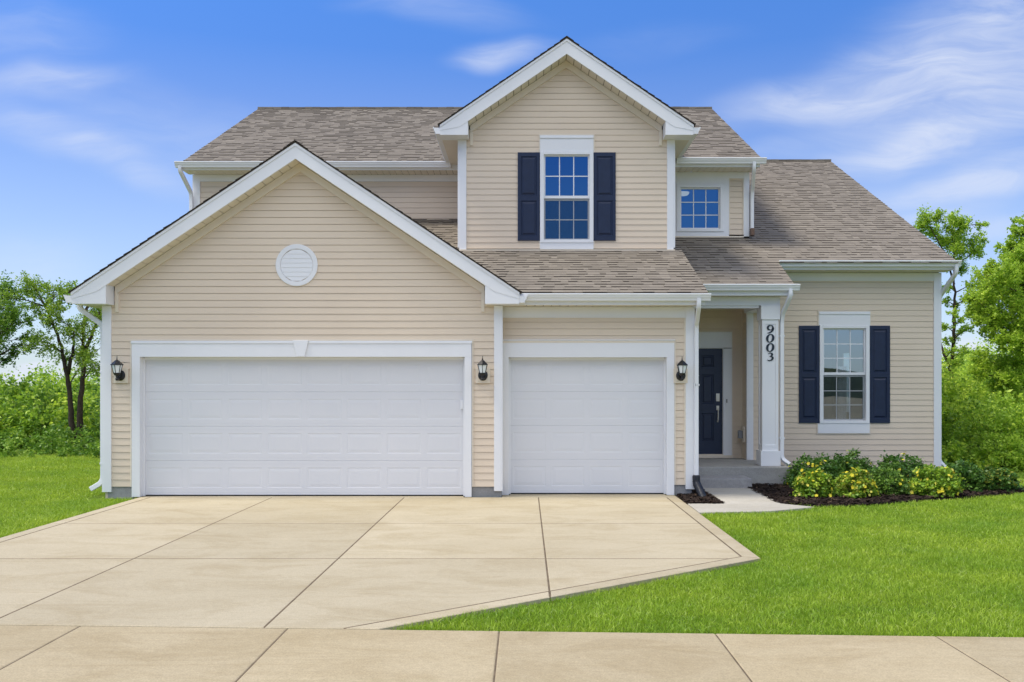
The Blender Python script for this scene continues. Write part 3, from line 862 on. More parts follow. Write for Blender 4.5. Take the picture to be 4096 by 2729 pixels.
def corner_board(fn, u0, u1, z0, z1, d=0.026, name='corner_board'):
    mb = MB(); mb.boxf(fn, u0, u1, -.02, d, z0, z1); return part(mb, name, 'trim', bevel=.004)
def board(fn, u0, u1, z0, z1, d=0.024, d0=-.01, mat='trim', name='trim_board'):
    mb = MB(); mb.boxf(fn, u0, u1, d0, d, z0, z1); return part(mb, name, mat)
def jchannel(fn, u0, u1, z0, z1, sides='lrt', w=.022, d=.021):
    """thin cream channel where siding meets a trim block"""
    mb = MB()
    if 'l' in sides: mb.boxf(fn, u0 - w, u0 - .001, -.01, d, z0, z1)
    if 'r' in sides: mb.boxf(fn, u1 + .001, u1 + w, -.01, d, z0, z1)
    if 't' in sides: mb.boxf(fn, u0 - w, u1 + w, -.01, d, z1 + .001, z1 + w)
    if 'b' in sides: mb.boxf(fn, u0 - w, u1 + w, -.01, d, z0 - w, z0 - .001)
    return part(mb, 'siding_channel', 'cream')

# ---- main garage: gable front
GL, GR, GY = -6.386, -0.368, 14.0
gcx = -3.413
gtop = gable(gcx, 3.325, 13.70, GY, 5.295, .667, .237, 2.905, .51, 18.45, GL, GR, 31, 'cream')
gf = front(GY)
SB = 0.158
OPL, OPR, OPT = -5.835, -0.918, 2.124
mb = MB()
rk = lambda z: max(0.0, (5.295 - .237 - .06 - z) / .667)
siding(mb, gf, SB, 4.99, lambda z: max(GL + .05, gcx - rk(z)), lambda z: min(GR - .05, gcx + rk(z)), [(OPL - .13, OPR + .11, -1, 2.37)], start=SB)
part(mb, 'front_wall', 'siding', normals=False)
corner_board(gf, GL, GL + .115, .075, 2.90)
corner_board(gf, GR - .105, GR, .09, 2.90)
mb = MB(); mb.boxf(gf, GL + .05, OPL - .115, -.25, -.012, -.15, SB + .03); part(mb, 'foundation', 'foundation'); mb = MB(); mb.boxf(gf, OPR + .11, GR - .02, -.25, -.012, -.15, SB + .03)
part(mb, 'foundation', 'foundation')
# garage opening trim
def door_trim(fn, l, r, t, tl, tr, ht, rev, cap=True, lr_gap=0.0):
    mb = MB()
    mb.boxf(fn, l - tl, l, -.02, .030, 0.004, t); mb.boxf(fn, r, r + tr, -.02, .030, 0.004, t)
    mb.boxf(fn, l - tl, r + tr, -.02, .032, t, ht)
    # reveals
    mb.boxf(fn, l - .03, l, -rev - .04, -.021, 0.004, t); mb.boxf(fn, r, r + .03, -rev - .04, -.021, 0.004, t); mb.boxf(fn, l - .03, r + .03, -rev - .04, -.021, t, t + .03)
    # weather stops
    mb.boxf(fn, l, l + .028, -rev, -rev + .035, 0.004, t - .012); mb.boxf(fn, r - .028, r, -rev, -rev + .035, 0.004, t - .012); mb.boxf(fn, l + .028, r - .028, -rev, -rev + .035, t - .04, t - .001)
    return part(mb, 'garage_door_trim', 'trim')
REV = .125
gtrim = door_trim(gf, OPL, OPR, OPT, .122, .105, 2.325, REV)
mb = MB(); mb.boxf(gf, OPL - .128, OPR + .111, -.01, .042, 2.326, 2.350); mb.boxf(gf, OPL - .128, OPR + .111, -.01, .034, 2.351, 2.366)
mb.build('head_cap', M['trim'], gtrim)
mb = MB(); mb.prism([gf(-3.515, 0, 2.372), gf(-3.275, 0, 2.372), gf(-3.335, 0, 2.126), gf(-3.455, 0, 2.126)], (0, -.058, 0), (0, -.012, 0))
mb.build('keystone', M['trim'], gtrim, bevel=.004)
jchannel(gf, OPL - .128, OPR + .111, SB, 2.367, 'lrt')

def panel_rings(mb, fn, u0, u1, z0, z1, base, rings):
    """nested rectangular rings (inset, depth) ending in a flat field"""
    prev = [fn(u0, base, z0), fn(u1, base, z0), fn(u1, base, z1), fn(u0, base, z1)]
    for ins, d in rings:
        cur = [fn(u0 + ins, d, z0 + ins), fn(u1 - ins, d, z0 + ins), fn(u1 - ins, d, z1 - ins), fn(u0 + ins, d, z1 - ins)]
        for i in range(4):
            j = (i + 1) % 4
            mb.quad(prev[i], prev[j], cur[j], cur[i])
        prev = cur
    mb.quad(*prev)

def panelled(mb, fn, U, Z, u0, u1, z0, z1, d, rings):
    us = sorted([u0, u1] + [x for p in U for x in p]); zs = sorted([z0, z1] + [x for p in Z for x in p])
    for i in range(len(us) - 1):
        for j in range(len(zs) - 1):
            a, b, c_, e = us[i], us[i + 1], zs[j], zs[j + 1]
            if b - a < 1e-6 or e - c_ < 1e-6: continue
            if any(abs(a - p[0]) < 1e-6 and abs(b - p[1]) < 1e-6 for p in U) and any(abs(c_ - p[0]) < 1e-6 and abs(e - p[1]) < 1e-6 for p in Z):
                panel_rings(mb, fn, a, b, c_, e, d, rings)
            else:
                mb.quad(fn(a, d, c_), fn(b, d, c_), fn(b, d, e), fn(a, d, e))

def garage_door(fn, l, r, top, ncol, name='garage_door'):
    mb = MB(); l += .006; r -= .006
    z0 = 0.016; sec = (top - .006 - z0) / 4; wcol = (r - l - .04) / ncol
    for k in range(4):
        a, b = z0 + k * sec + .003, z0 + (k + 1) * sec - .003
        U = [(l + .02 + i * wcol + .045, l + .02 + (i + 1) * wcol - .045) for i in range(ncol)]
        panelled(mb, fn, U, [(a + .105, b - .105)], l, r, a, b, -REV, [(.008, -REV - .0026), (.020, -REV - .0026), (.060, -REV + .0002)])
        # section edges: a shallow tongue
        mb.quad(fn(l, -REV, b), fn(r, -REV, b), fn(r, -REV - .006, b + .003), fn(l, -REV - .006, b + .003))
        mb.quad(fn(l, -REV - .006, a - .003), fn(r, -REV - .006, a - .003), fn(r, -REV, a), fn(l, -REV, a))
        for zz in (a + .045, b - .045):
            mb.boxf(fn, l, r, -REV - .002, -REV + .0010, zz - .003, zz + .003)
    mb.boxf(fn, l, r, -REV - .06, -REV - .0065, z0, top - .006)
    o = part(mb, name, 'garage_door', normals=False)
    s = MB(); s.boxf(fn, l, r, -REV - .04, -REV + .004, 0.001, z0 - .001); s.build('bottom_seal', M['rubber'], o)
    return o
garage_door(gf, OPL, OPR, OPT, 8)
# keypad on the right jamb of the wide door
kp = MB(); kp.boxf(gf, OPR - .028 - .045, OPR - .030, -REV + .001, -REV + .030, 1.33, 1.47); kp.boxf(gf, OPR - .066, OPR - .036, -REV + .030, -REV + .034, 1.35, 1.45)
part(kp, 'door_keypad', 'trim')
# round gable louvre
vc = (-3.462, 3.513)
mb = MB(); vs = []; N = 56
prof = [(.318, -.005), (.318, .024), (.312, .027), (.256, .027), (.248, .025), (.246, .010)]
for r_, d_ in prof:
    for k in range(N):
        a = 2 * math.pi * k / N; vs.append(gf(vc[0] + r_ * math.cos(a), d_, vc[1] + r_ * math.sin(a)))
fs = [(i * N + k, i * N + (k + 1) % N, (i + 1) * N + (k + 1) % N, (i + 1) * N + k) for i in range(len(prof) - 1) for k in range(N)]
mb.add(vs, fs); vent = part(mb, 'gable_vent', 'trim')
mb = MB(); nl = 7; zz = -.244
for k in range(nl):
    z0 = -.238 + k * .476 / nl; z1 = z0 + .476 / nl
    cols = 14
    ww0 = math.sqrt(max(0, .246 ** 2 - z0 ** 2)); ww1 = math.sqrt(max(0, .246 ** 2 - z1 ** 2)); 
    mb.quad(gf(vc[0] - ww0, .024, vc[1] + z0), gf(vc[0] + ww0, .024, vc[1] + z0), gf(vc[0] + ww1, .019, vc[1] + z1), gf(vc[0] - ww1, .019, vc[1] + z1))
    mb.quad(gf(vc[0] - ww0, -.004, vc[1] + z0), gf(vc[0] + ww0, -.004, vc[1] + z0), gf(vc[0] + ww0, .024, vc[1] + z0), gf(vc[0] - ww0, .024, vc[1] + z0))
mb.build('louvre', M['trim'], vent)
# left side wall of the garage and its downspout
mb = MB(); siding(mb, leftf(GL), SB, 2.92, lambda z: GY + .05, lambda z: 24.0, start=SB); mb.box(GL + .01, GL + .2, GY + .02, 24, -.15, SB + .02)
part(mb, 'side_wall', 'siding', normals=False)
corner_board(leftf(GL), GY - .022, GY + .11, .075, 2.90)
downspout([(-6.80, 14.10, 2.955), (-6.80, 14.10, 2.86), (-6.46, 14.10, 2.62), (-6.445, 14.10, 2.50), (-6.445, 14.10, .22), (-6.62, 14.06, .11)], (0, 1, 0), [((-6.445, 14.10, 1.9), (.042, .036, 0)), ((-6.445, 14.10, .5), (.042, .036, 0))])

# ---- third bay
TL, TR, TY = GR, 2.586, 14.25
tf = front(TY)
o3L, o3R, o3T = -0.255, 2.181, 2.125
mb = MB(); siding(mb, tf, SB, 2.74, lambda z: TL, lambda z: TR - .09, [(o3L - .12, o3R + .125, -1, 2.395)], start=SB)
part(mb, 'front_wall', 'siding', normals=False)
corner_board(tf, TR - .112, TR, .09, 2.905)
board(tf, TL, TR - .113, 2.735, 2.903, name='frieze_board')
jchannel(tf, TL + .02, TR - .135, SB, 2.733, 'r')
for a_ in ((TL - .3, o3L - .001, -.25, -.03, -.15, SB + .02), (o3R + .116, TR - .03, -.25, -.012, -.15, SB + .03)):
    mb = MB(); mb.boxf(tf, *a_); part(mb, 'foundation', 'foundation')
mb = MB(); mb.box(GR - .02, GR + .006, GY + .01, TY - .03, -.1, SB + .02)
part(mb, 'foundation', 'foundation')
t3 = door_trim(tf, o3L, o3R, o3T, .105, .115, 2.345, REV)
mb = MB(); mb.boxf(tf, o3L - .108, o3R + .118, -.01, .030, 2.346, 2.382); mb.build('head_flashing', M['cream'], t3)
mb = MB(); mb.boxf(tf, o3L - .108, o3R + .130, -.01, .040, 2.383, 2.397); mb.build('head_cap', M['trim'], t3)
jchannel(tf, o3L - .1, o3R + .117, SB, 2.38, 'r')
garage_door(tf, o3L, o3R, o3T, 4)
P5 = .4167
# return wall between the two garage planes
mb = MB(); siding(mb, rightf(GR), SB, 2.9, lambda z: GY + .02, lambda z: TY, start=SB); part(mb, 'return_wall', 'siding', normals=False)
corner_board(rightf(GR), GY - .022, GY + .09, .09, 2.90)
# eave
board(front(13.925), -.085, 2.707, 2.905, 3.045, d=.025, d0=0, name='fascia')
gutter_x(-.075, 2.777, 13.899, 2.962)
mb, bk = MB(), MB(); soffit_slats(mb, bk, -.36, 2.69, 13.926, 14.226, lambda x: 2.907); part(mb, 'soffit', 'soffit'); part(bk, 'soffit_backing', 'dark_gap')
th = math.atan(P5); v5 = Vector((0, math.cos(th), math.sin(th)))
mb = MB(); P0 = Vector((0, 13.80, 3.075)); L5 = (18.55 - 13.80) / math.cos(th)
def r5(q):
    y = 13.80 + q * math.cos(th)
    return [(valley(y) - .08, 2.735)] if y < 16.25 else [(valley(y) - .08, -0.9)]
def z5(y): return 3.075 + P5 * (y - 13.80)
def valley(y): return gcx + (5.33 - z5(y)) / .667          # where this slope runs into the garage gable roof
mb.prism([(x, y, z5(y)) for x, y in ((valley(13.8) - .06, 13.8), (2.73, 13.8), (2.73, 16.25), (-.9, 16.25), (-.9, 18.55), (valley(18.55) - .06, 18.55))], (0, 0, 0), (0, 0, -.03), .12)
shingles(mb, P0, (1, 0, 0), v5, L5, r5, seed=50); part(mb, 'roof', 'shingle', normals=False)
# rake trim and side wall of the third bay
mb = MB(); mb.yz([(13.927, 3.075), (16.3, 3.065 + 2.4 * P5), (16.3, 2.925 + 2.4 * P5), (13.927, 2.910)], 2.692, 2.706); part(mb, 'rake_board', 'trim')
mb = MB(); siding(mb, rightf(TR), SB, 4.0, lambda z: TY + .05 + max(0, (z - 2.98) / P5), lambda z: 18.0, start=SB); part(mb, 'side_wall', 'siding', normals=False)
corner_board(rightf(TR), TY - .022, TY + .10, .09, 2.90)
mb = MB(); mb.box(TR - .2, TR - .012, TY + .02, 18.0, -.15, SB + .02); part(mb, 'foundation', 'foundation')
downspout([(2.60, 13.83, 3.0), (2.60, 13.83, 2.88), (2.632, 14.19, 2.62), (2.632, 14.205, 2.50), (2.632, 14.205, .22)], (1, 0, 0), [((2.632, 14.205, 1.7), (.042, .036, 0))])

# ---- windows
def window(fn, l, r, b, t, rail, cols, rows_top, rows_bot, hdr=None, sill=None, glass='glass', screen=True, fw=.068):
    mb = MB()
    for (a, c_, e, f_) in ((l, l + fw, b, t), (r - fw, r, b, t), (l + fw, r - fw, b, b + fw * .8), (l + fw, r - fw, t - fw * .8, t)):
        mb.boxf(fn, a, c_, -.10, .040, e, f_)
    # inner stop, a second step in the frame
    f2 = fw + .018; 
    wn_ = part(mb, 'window', 'trim', bevel=.004)
    s = MB(); i0, i1, j0, j1 = l + fw, r - fw, b + fw * .8, t - fw * .8
    sashes = [(j0, j1, -.030, rows_top)] if rail is None else [(rail + .002, j1, -.022, rows_top), (j0, rail - .002, -.046, rows_bot)]
    for (z0, z1, d, rows) in sashes:
        w_ = .026
        s.boxf(fn, i0, i0 + w_, d - .03, d + .012, z0, z1); s.boxf(fn, i1 - w_, i1, d - .03, d + .012, z0, z1)
        rb = .048 if rail is not None and z0 > b + .3 else w_
        s.boxf(fn, i0 + w_, i1 - w_, d - .03, d + .012, z0, z0 + rb); s.boxf(fn, i0 + w_, i1 - w_, d - .03, d + .012, z1 - (w_ if z1 > t - .2 else .03), z1)
    s.build('sash', M['trim'], wn_)
    for (z0, z1, d, rows) in sashes:
        w_ = .026; a0, a1 = i0 + w_, i1 - w_
        rb = .048 if rail is not None and z0 > b + .3 else w_
        c0, c1 = z0 + rb, z1 - (w_ if z1 > t - .2 else .03)
        g_ = MB(); g_.quad(fn(a0, d - .008, c0), fn(a1, d - .008, c0), fn(a1, d - .008, c1), fn(a0, d - .008, c1))
        g_.build('pane', M[glass], wn_, normals=False)
        m_ = MB()
        for k in range(1, cols):
            x_ = a0 + (a1 - a0) * k / cols; m_.boxf(fn, x_ - .0085, x_ + .0085, d - .006, d - .001, c0, c1)
        for k in range(1, rows):
            z_ = c0 + (c1 - c0) * k / rows; m_.boxf(fn, a0, a1, d - .0065, d - .0015, z_ - .0085, z_ + .0085)
        m_.build('muntin', M['trim'], wn_)
        if screen and rail is not None and z0 < b + .3:
            q = MB(); q.quad(fn(i0, -.012, j0), fn(i1, -.012, j0), fn(i1, -.012, rail), fn(i0, -.012, rail)); q.build('insect_screen', M['screen'], wn_, normals=False)
    if hdr:
        h = MB(); h.boxf(fn, hdr[0], hdr[1], -.01, .028, t + .001, hdr[2] - .052); h.boxf(fn, hdr[0], hdr[1], -.01, .042, hdr[2] - .051, hdr[2] - .022); h.boxf(fn, hdr[0], hdr[1], -.01, .034, hdr[2] - .021, hdr[2])
        h.build('window_header', M['trim'], wn_)
    if sill:
        h = MB(); h.boxf(fn, sill[0], sill[1], -.01, .030, sill[2], b - .001); h.build('window_sill', M['trim'], wn_)
    return wn_

def shutter(fn, l, r, b, t, split):
    mb = MB(); mb.boxf(fn, l, r, .003, .012, b, t)
    mb.boxf(fn, l, l + .004, .012, .030, b, t); mb.boxf(fn, r - .004, r, .012, .030, b, t); mb.boxf(fn, l, r, .012, .030, b, b + .004); mb.boxf(fn, l, r, .012, .030, t - .004, t)
    st = .055
    panelled(mb, fn, [(l + st, r - st)], [(b + .085, split - .045), (split + .045, t - .07)], l, r, b, t, .0305, [(.010, .016), (.022, .016), (.048, .030)])
    return part(mb, 'shutter', 'navy', normals=False, bevel=0)

def room(x0, x1, y0, y1, z0, z1):
    mb = MB()
    mb.quad((x0, y1, z0), (x1, y1, z0), (x1, y1, z1), (x0, y1, z1)); mb.quad((x0, y0, z0), (x0, y1, z0), (x0, y1, z1), (x0, y0, z1))
    mb.quad((x1, y0, z0), (x1, y1, z0), (x1, y1, z1), (x1, y0, z1)); mb.quad((x0, y0, z1), (x1, y0, z1), (x1, y1, z1), (x0, y1, z1))
    part(mb, 'interior_wall', 'room', normals=False)
    mb = MB(); mb.quad((x0, y0, z0), (x1, y0, z0), (x1, y1, z0), (x0, y1, z0)); part(mb, 'interior_floor', 'room_floor', normals=False)

# ---- dormer
DL, DR, DY = -1.155, 2.596, 16.16
dcx = .7115
gable(dcx, 2.170, 15.81, DY, 7.635, .680, .262, 5.985, .475, 21.6, DL, DR, 61, 'cream')
df_ = front(DY); DB = 4.085
wl_, wr_, wb_, wt_ = .258, 1.192, 4.184, 5.782
rkd = lambda z: max(0.0, (7.635 - .262 - .06 - z) / .68)
mb = MB(); siding(mb, df_, DB, 7.30, lambda z: max(DL + .06, dcx - rkd(z)), lambda z: min(DR - .06, dcx + rkd(z)), [(wl_ - .02, wr_ + .02, 3, 6.06)], start=DB)
part(mb, 'front_wall', 'siding', normals=False)
corner_board(df_, DL, DL + .125, 4.06, 5.985); corner_board(df_, DR - .115, DR, 4.06, 5.985)
window(df_, wl_, wr_, wb_, wt_, 4.965, 3, 2, 2, (wl_, wr_, 6.062), (wl_, wr_, DB - .01))
jchannel(df_, wl_, wr_, 5.76, 6.063, 'lrt'); jchannel(df_, wl_, wr_, DB, 4.22, 'l'); jchannel(df_, wl_, wr_, DB, 4.22, 'r')
shutter(df_, -.131, .254, 4.222, 5.764, 4.965); shutter(df_, 1.196, 1.581, 4.222, 5.764, 4.965)
room(-.9, 2.4, DY + .12, 19.4, 4.0, 5.93)
for s, X_w in ((-1, DL), (1, DR)):
    mb = MB(); siding(mb, leftf(X_w) if s < 0 else rightf(X_w), 4.0, 6.0, lambda z: DY + .05, lambda z: 18.5, start=DB); part(mb, 'side_wall', 'siding', normals=False)
    corner_board(leftf(X_w) if s < 0 else rightf(X_w), DY - .022, DY + .11, 4.1, 5.985)
mb = MB(); mb.box(DL - .02, DR + .02, DY - .05, DY - .004, 4.045, 4.066); part(mb, 'flashing', 'cream')

# ---- main body upstairs, left of the dormer
UL, UY = -6.60, 18.40
uf = front(UY); UB = 5.02
mb = MB(); siding(mb, uf, 4.2, 5.78, lambda z: UL + .06, lambda z: DL, start=UB); part(mb, 'front_wall', 'siding', normals=False)
corner_board(uf, UL, UL + .125, 4.0, 5.885)
board(uf, UL + .126, DL - .001, 5.752, 5.886, name='frieze_board')
mb, bk = MB(), MB(); soffit_slats(mb, bk, UL - .10, DL - .02, 17.998, 18.376, lambda x: 5.888); part(mb, 'soffit', 'soffit'); part(bk, 'soffit_backing', 'dark_gap')
board(front(17.997), UL - .10, DL - .05, 5.886, 6.02, d=.025, d0=0, name='fascia')
gutter_x(-6.79, DL - .29, 17.971, 5.922)
PS = .5; th6 = math.atan(PS); v6 = Vector((0, math.cos(th6), math.sin(th6)))
yr = 23.02; mb = MB(); P0 = Vector((0, 17.93, 6.045)); L6 = (yr - 17.93) / math.cos(th6)
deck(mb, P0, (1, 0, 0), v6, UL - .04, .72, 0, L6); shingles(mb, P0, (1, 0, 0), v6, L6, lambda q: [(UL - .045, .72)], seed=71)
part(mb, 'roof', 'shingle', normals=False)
mb = MB(); zr = 6.045 + PS * (yr - 17.93); Pb = Vector((0, 2 * yr - 17.93, 6.045)); vb = Vector((0, -math.cos(th6), math.sin(th6)))
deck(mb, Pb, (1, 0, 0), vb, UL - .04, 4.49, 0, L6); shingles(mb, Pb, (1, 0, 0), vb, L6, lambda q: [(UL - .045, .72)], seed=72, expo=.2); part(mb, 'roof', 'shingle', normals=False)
mb = MB(); x = UL - .045; rd = random.Random(5)
while x < .7:
    mb.box(x, x + .19, yr - .10, yr + .10, zr - .034 + rd.uniform(0, .004), zr + .012 + rd.uniform(0, .006), rd.uniform(.35, .8)); x += .195
part(mb, 'ridge_cap', 'shingle')
mb = MB(); siding(mb, leftf(UL), .2, 8.5, lambda z: UY + .05 + max(0, (z - 6.0) / PS), lambda z: 2 * yr - 18.4 - max(0, (z - 6.0) / PS), start=UB); part(mb, 'side_wall', 'siding', normals=False)
corner_board(leftf(UL), UY - .022, UY + .11, 4.0, 5.885)
mb = MB(); mb.yz([(17.999, 6.02), (yr, zr - .03), (yr, zr - .19), (17.999, 5.892)], UL - .10, UL - .075); part(mb, 'rake_board', 'trim')
downspout([(-6.70, 17.91, 5.95), (-6.70, 17.91, 5.86), (-6.635, 18.32, 5.52), (-6.635, 18.34, 5.4), (-6.635, 18.34, 3.6)], (1, 0, 0))

# ---- main body upstairs, right of the dormer
VR, VY = 4.363, 18.0
vf = front(VY); VB = 4.63
mb = MB(); siding(mb, vf, VB, 5.75, lambda z: 3.97, lambda z: VR - .06, start=VB); part(mb, 'front_wall', 'siding', normals=False)
corner_board(vf, VR - .107, VR, VB - .04, 5.846)
a0, a1, b0, b1 = 2.952, 3.864, 4.686, 5.600
mb = MB(); mb.boxf(vf, DR, a0 - .001, -.02, .022, VB - .03, 5.846); mb.boxf(vf, a1 + .001, 3.968, -.02, .022, VB - .03, 5.846)
mb.boxf(vf, a0, a1, -.02, .022, VB - .03, b0 - .001); mb.boxf(vf, a0, a1, -.02, .022, b1 + .001, 5.846); mb.boxf(vf, 3.969, VR - .108, -.02, .022, 5.725, 5.846)
part(mb, 'window_surround', 'trim')
window(vf, a0, a1, b0, b1, None, 3, 3, 0, screen=False)
mb = MB(); mb.boxf(vf, 3.970, 3.988, -.01, .023, VB, 5.724); mb.boxf(vf, VR - .127, VR - .108, -.01, .023, VB, 5.724); mb.boxf(vf, DR, VR - .108, -.01, .028, VB - .06, VB - .031); part(mb, 'siding_channel', 'cream')
mb, bk = MB(), MB(); soffit_slats(mb, bk, DR + .02, VR + .09, 17.578, 17.977, lambda x: 5.848); part(mb, 'soffit', 'soffit'); part(bk, 'soffit_backing', 'dark_gap')
board(front(17.577), DR + .05, VR + .10, 5.846, 5.975, d=.025, d0=0, name='fascia')
gutter_x(DR + .27, VR + .20, 17.551, 5.893)
yr2 = 22.22; zr2 = 6.005 + PS * (yr2 - 17.52)
mb = MB(); P0 = Vector((0, 17.52, 6.005)); L7 = (yr2 - 17.52) / math.cos(th6)
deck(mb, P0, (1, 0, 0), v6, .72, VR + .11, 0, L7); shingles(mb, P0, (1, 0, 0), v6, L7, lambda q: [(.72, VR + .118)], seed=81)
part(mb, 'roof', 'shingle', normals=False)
mb = MB(); x = .8; rd = random.Random(6)
while x < VR + .1:
    mb.box(x, min(VR + .115, x + .19), yr2 - .10, yr2 + .10, zr2 - .034 + rd.uniform(0, .004), zr2 + .012 + rd.uniform(0, .006), rd.uniform(.35, .8)); x += .195
part(mb, 'ridge_cap', 'shingle')
mb = MB(); siding(mb, rightf(VR), VB - .1, 8.2, lambda z: VY + .05 + max(0, (z - 5.97) / PS), lambda z: 2 * yr2 - 18.0 - max(0, (z - 5.97) / PS), start=VB); part(mb, 'side_wall', 'siding', normals=False)
mb = MB(); mb.yz([(17.579, 5.97), (yr2, zr2 - .03), (yr2, zr2 - .19), (17.579, 5.852)], VR + .075, VR + .10); part(mb, 'rake_board', 'trim')
ds = downspout([(4.335, 17.49, 5.93), (4.335, 17.49, 5.80), (4.405, 17.9, 5.46), (4.405, 17.93, 5.32), (4.405, 17.93, 4.72)], (1, 0, 0))
o_ = MB(); o_.box(4.372, 4.438, 17.86, 17.96, 4.60, 4.735); o_.build('outlet', M['rust'], ds)
room(2.65, 4.30, VY + .12, 21.2, 3.9, 5.82)
cl = empty('ceiling_light', (3.36, 19.65, 5.82), 'lit round ceiling light seen through the small square upstairs window', 'ceiling light')
lt = MB(); lt.lathe((3.36, 19.65, 5.73), [(.02, 0), (.09, .006), (.125, .035), (.13, .07)], 24); lt.build('diffuser', M['lit'], cl, smooth=True)
lt = MB(); lt.lathe((3.36, 19.65, 5.798), [(.138, 0), (.142, .02)], 24); lt.build('rim', M['nickel'], cl)

# ---- right wing
WL, WR, WY = 4.16, 7.75, 17.26
wf = front(WY); WB = .165
rl, rr, rb_, rt_ = 5.497, 6.427, .98, 2.812
mb = MB(); siding(mb, wf, WB, 3.68, lambda z: WL + .05, lambda z: WR - .06, [(rl - .02, rr + .02, .78, 3.07)], start=WB); part(mb, 'front_wall', 'siding', normals=False)
corner_board(wf, WL, WL + .10, .30, 3.20); corner_board(wf, WR - .118, WR, .09, 3.795)
board(wf, 4.3, WR - .119, 3.645, 3.796, name='frieze_board')
window(wf, rl, rr, rb_, rt_, 1.885, 3, 3, 3, (rl - .01, rr + .01, 3.068), (rl - .03, rr, .800), glass='glass_low')
jchannel(wf, rl - .01, rr + .01, 2.80, 3.069, 'lrt'); jchannel(wf, rl - .03, rr, .80, .99, 'lrb')
shutter(wf, 5.113, 5.492, .988, 2.806, 1.885); shutter(wf, 6.432, 6.811, .988, 2.806, 1.885)
mb = MB(); rx0, rx1, ry0, ry1, rz0, rz1 = 4.3, WR - .03, WY + .06, 23.2, .35, 3.15
mb.quad((rx0, ry1, rz0), (rx1, ry1, rz0), (rx1, ry1, rz1), (rx0, ry1, rz1)); mb.quad((rx0, ry0 + .4, rz0), (rx0, ry1, rz0), (rx0, ry1, rz1), (rx0, ry0 + .4, rz1)); mb.quad((rx0, ry0, rz1), (rx1, ry0, rz1), (rx1, ry1, rz1), (rx0, ry1, rz1))
SWN = (21.98, 22.46, 1.05, 2.47)
mb.quad((rx1, ry0, rz0), (rx1, SWN[0], rz0), (rx1, SWN[0], rz1), (rx1, ry0, rz1)); mb.quad((rx1, SWN[1], rz0), (rx1, ry1, rz0), (rx1, ry1, rz1), (rx1, SWN[1], rz1))
mb.quad((rx1, SWN[0], rz0), (rx1, SWN[1], rz0), (rx1, SWN[1], SWN[2]), (rx1, SWN[0], SWN[2])); mb.quad((rx1, SWN[0], SWN[3]), (rx1, SWN[1], SWN[3]), (rx1, SWN[1], rz1), (rx1, SWN[0], rz1))
part(mb, 'interior_wall', 'room', normals=False)
mb = MB(); mb.quad((rx0, ry0, rz0), (rx1, ry0, rz0), (rx1, ry1, rz0), (rx0, ry1, rz0)); part(mb, 'interior_floor', 'room_floor', normals=False)
mb = MB(); mb.quad((WR - .005, SWN[0], SWN[2]), (WR - .005, SWN[1], SWN[2]), (WR - .005, SWN[1], SWN[3]), (WR - .005, SWN[0], SWN[3])); part(mb, 'daylight_sheet', 'sheer', normals=False)  # translucent sheet added so the side opening shows bright white
mb = MB(); path = [(5.90 + k * .012, WY + .16 + .012 * math.sin(k * 1.9)) for k in range(15)]
for (xa, ya), (xb, yb) in zip(path[:-1], path[1:]): mb.quad((xa, ya, .5), (xb, yb, .5), (xb, yb, 2.05), (xa, ya, 2.05))
part(mb, 'bright_strip', 'bright_strip', normals=False)  # white panel added as the daylight strip seen through the glass
mb = MB(); mb.box(7.4, WR - .012, WY + .01, 24, -.15, WB + .02); mb.boxf(wf, 4.3, WR - .02, -.2, -.012, -.15, WB + .02); part(mb, 'foundation', 'foundation')
board(front(16.855), 4.60, WR + .09, 3.80, 3.92, d=.025, d0=0, name='fascia')
mb, bk = MB(), MB(); soffit_slats(mb, bk, 4.3, WR + .08, 16.856, 17.236, lambda x: 3.801); part(mb, 'soffit', 'soffit'); part(bk, 'soffit_backing', 'dark_gap')
gutter_x(4.60, WR + .155, 16.829, 3.852)
SW = .505; thw = math.atan(SW); vw = Vector((0, math.cos(thw), math.sin(thw)))
Y0w, Z0w = 15.69, 3.945 - SW * (16.78 - 15.69)
yrw = 23.76; zrw = Z0w + SW * (yrw - Y0w); Lw = (yrw - Y0w) / math.cos(thw)
def rw(q):
    y = Y0w + q * math.cos(thw)
    if y < 16.74: return [(2.60, 4.585)]
    if y < VY - .03: return [(2.60, 7.845)]
    return [(VR + .004, 7.845)]
mb = MB(); P0 = Vector((0, Y0w, Z0w)); c6 = math.cos(thw)
deck(mb, P0, (1, 0, 0), vw, 2.60, 4.58, 0, 1.09 / c6); deck(mb, P0, (1, 0, 0), vw, 2.60, 7.84, 1.09 / c6, (VY - .03 - Y0w) / c6); deck(mb, P0, (1, 0, 0), vw, VR + .004, 7.84, (VY - .03 - Y0w) / c6, Lw)
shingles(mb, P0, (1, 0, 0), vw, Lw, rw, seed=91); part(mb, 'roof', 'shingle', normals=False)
mb = MB(); Pb = Vector((0, 2 * yrw - 16.78, 3.945)); vbw = Vector((0, -math.cos(thw), math.sin(thw))); Lb = (yrw - 16.78) / c6
deck(mb, Pb, (1, 0, 0), vbw, VR, 7.84, 0, Lb); shingles(mb, Pb, (1, 0, 0), vbw, Lb, lambda q: [(VR, 7.845)], seed=92, expo=.2); part(mb, 'roof', 'shingle', normals=False)
mb = MB(); x = VR; rd = random.Random(8)
while x < 7.84:
    mb.box(x, min(7.845, x + .19), yrw - .10, yrw + .10, zrw - .034 + rd.uniform(0, .004), zrw + .012 + rd.uniform(0, .006), rd.uniform(.35, .8)); x += .195
part(mb, 'ridge_cap', 'shingle')
mb = MB(); mb.yz([(16.857, 3.915), (yrw, zrw - .03), (yrw, zrw - .19), (16.857, 3.802)], WR + .065, WR + .09); part(mb, 'rake_board', 'trim')
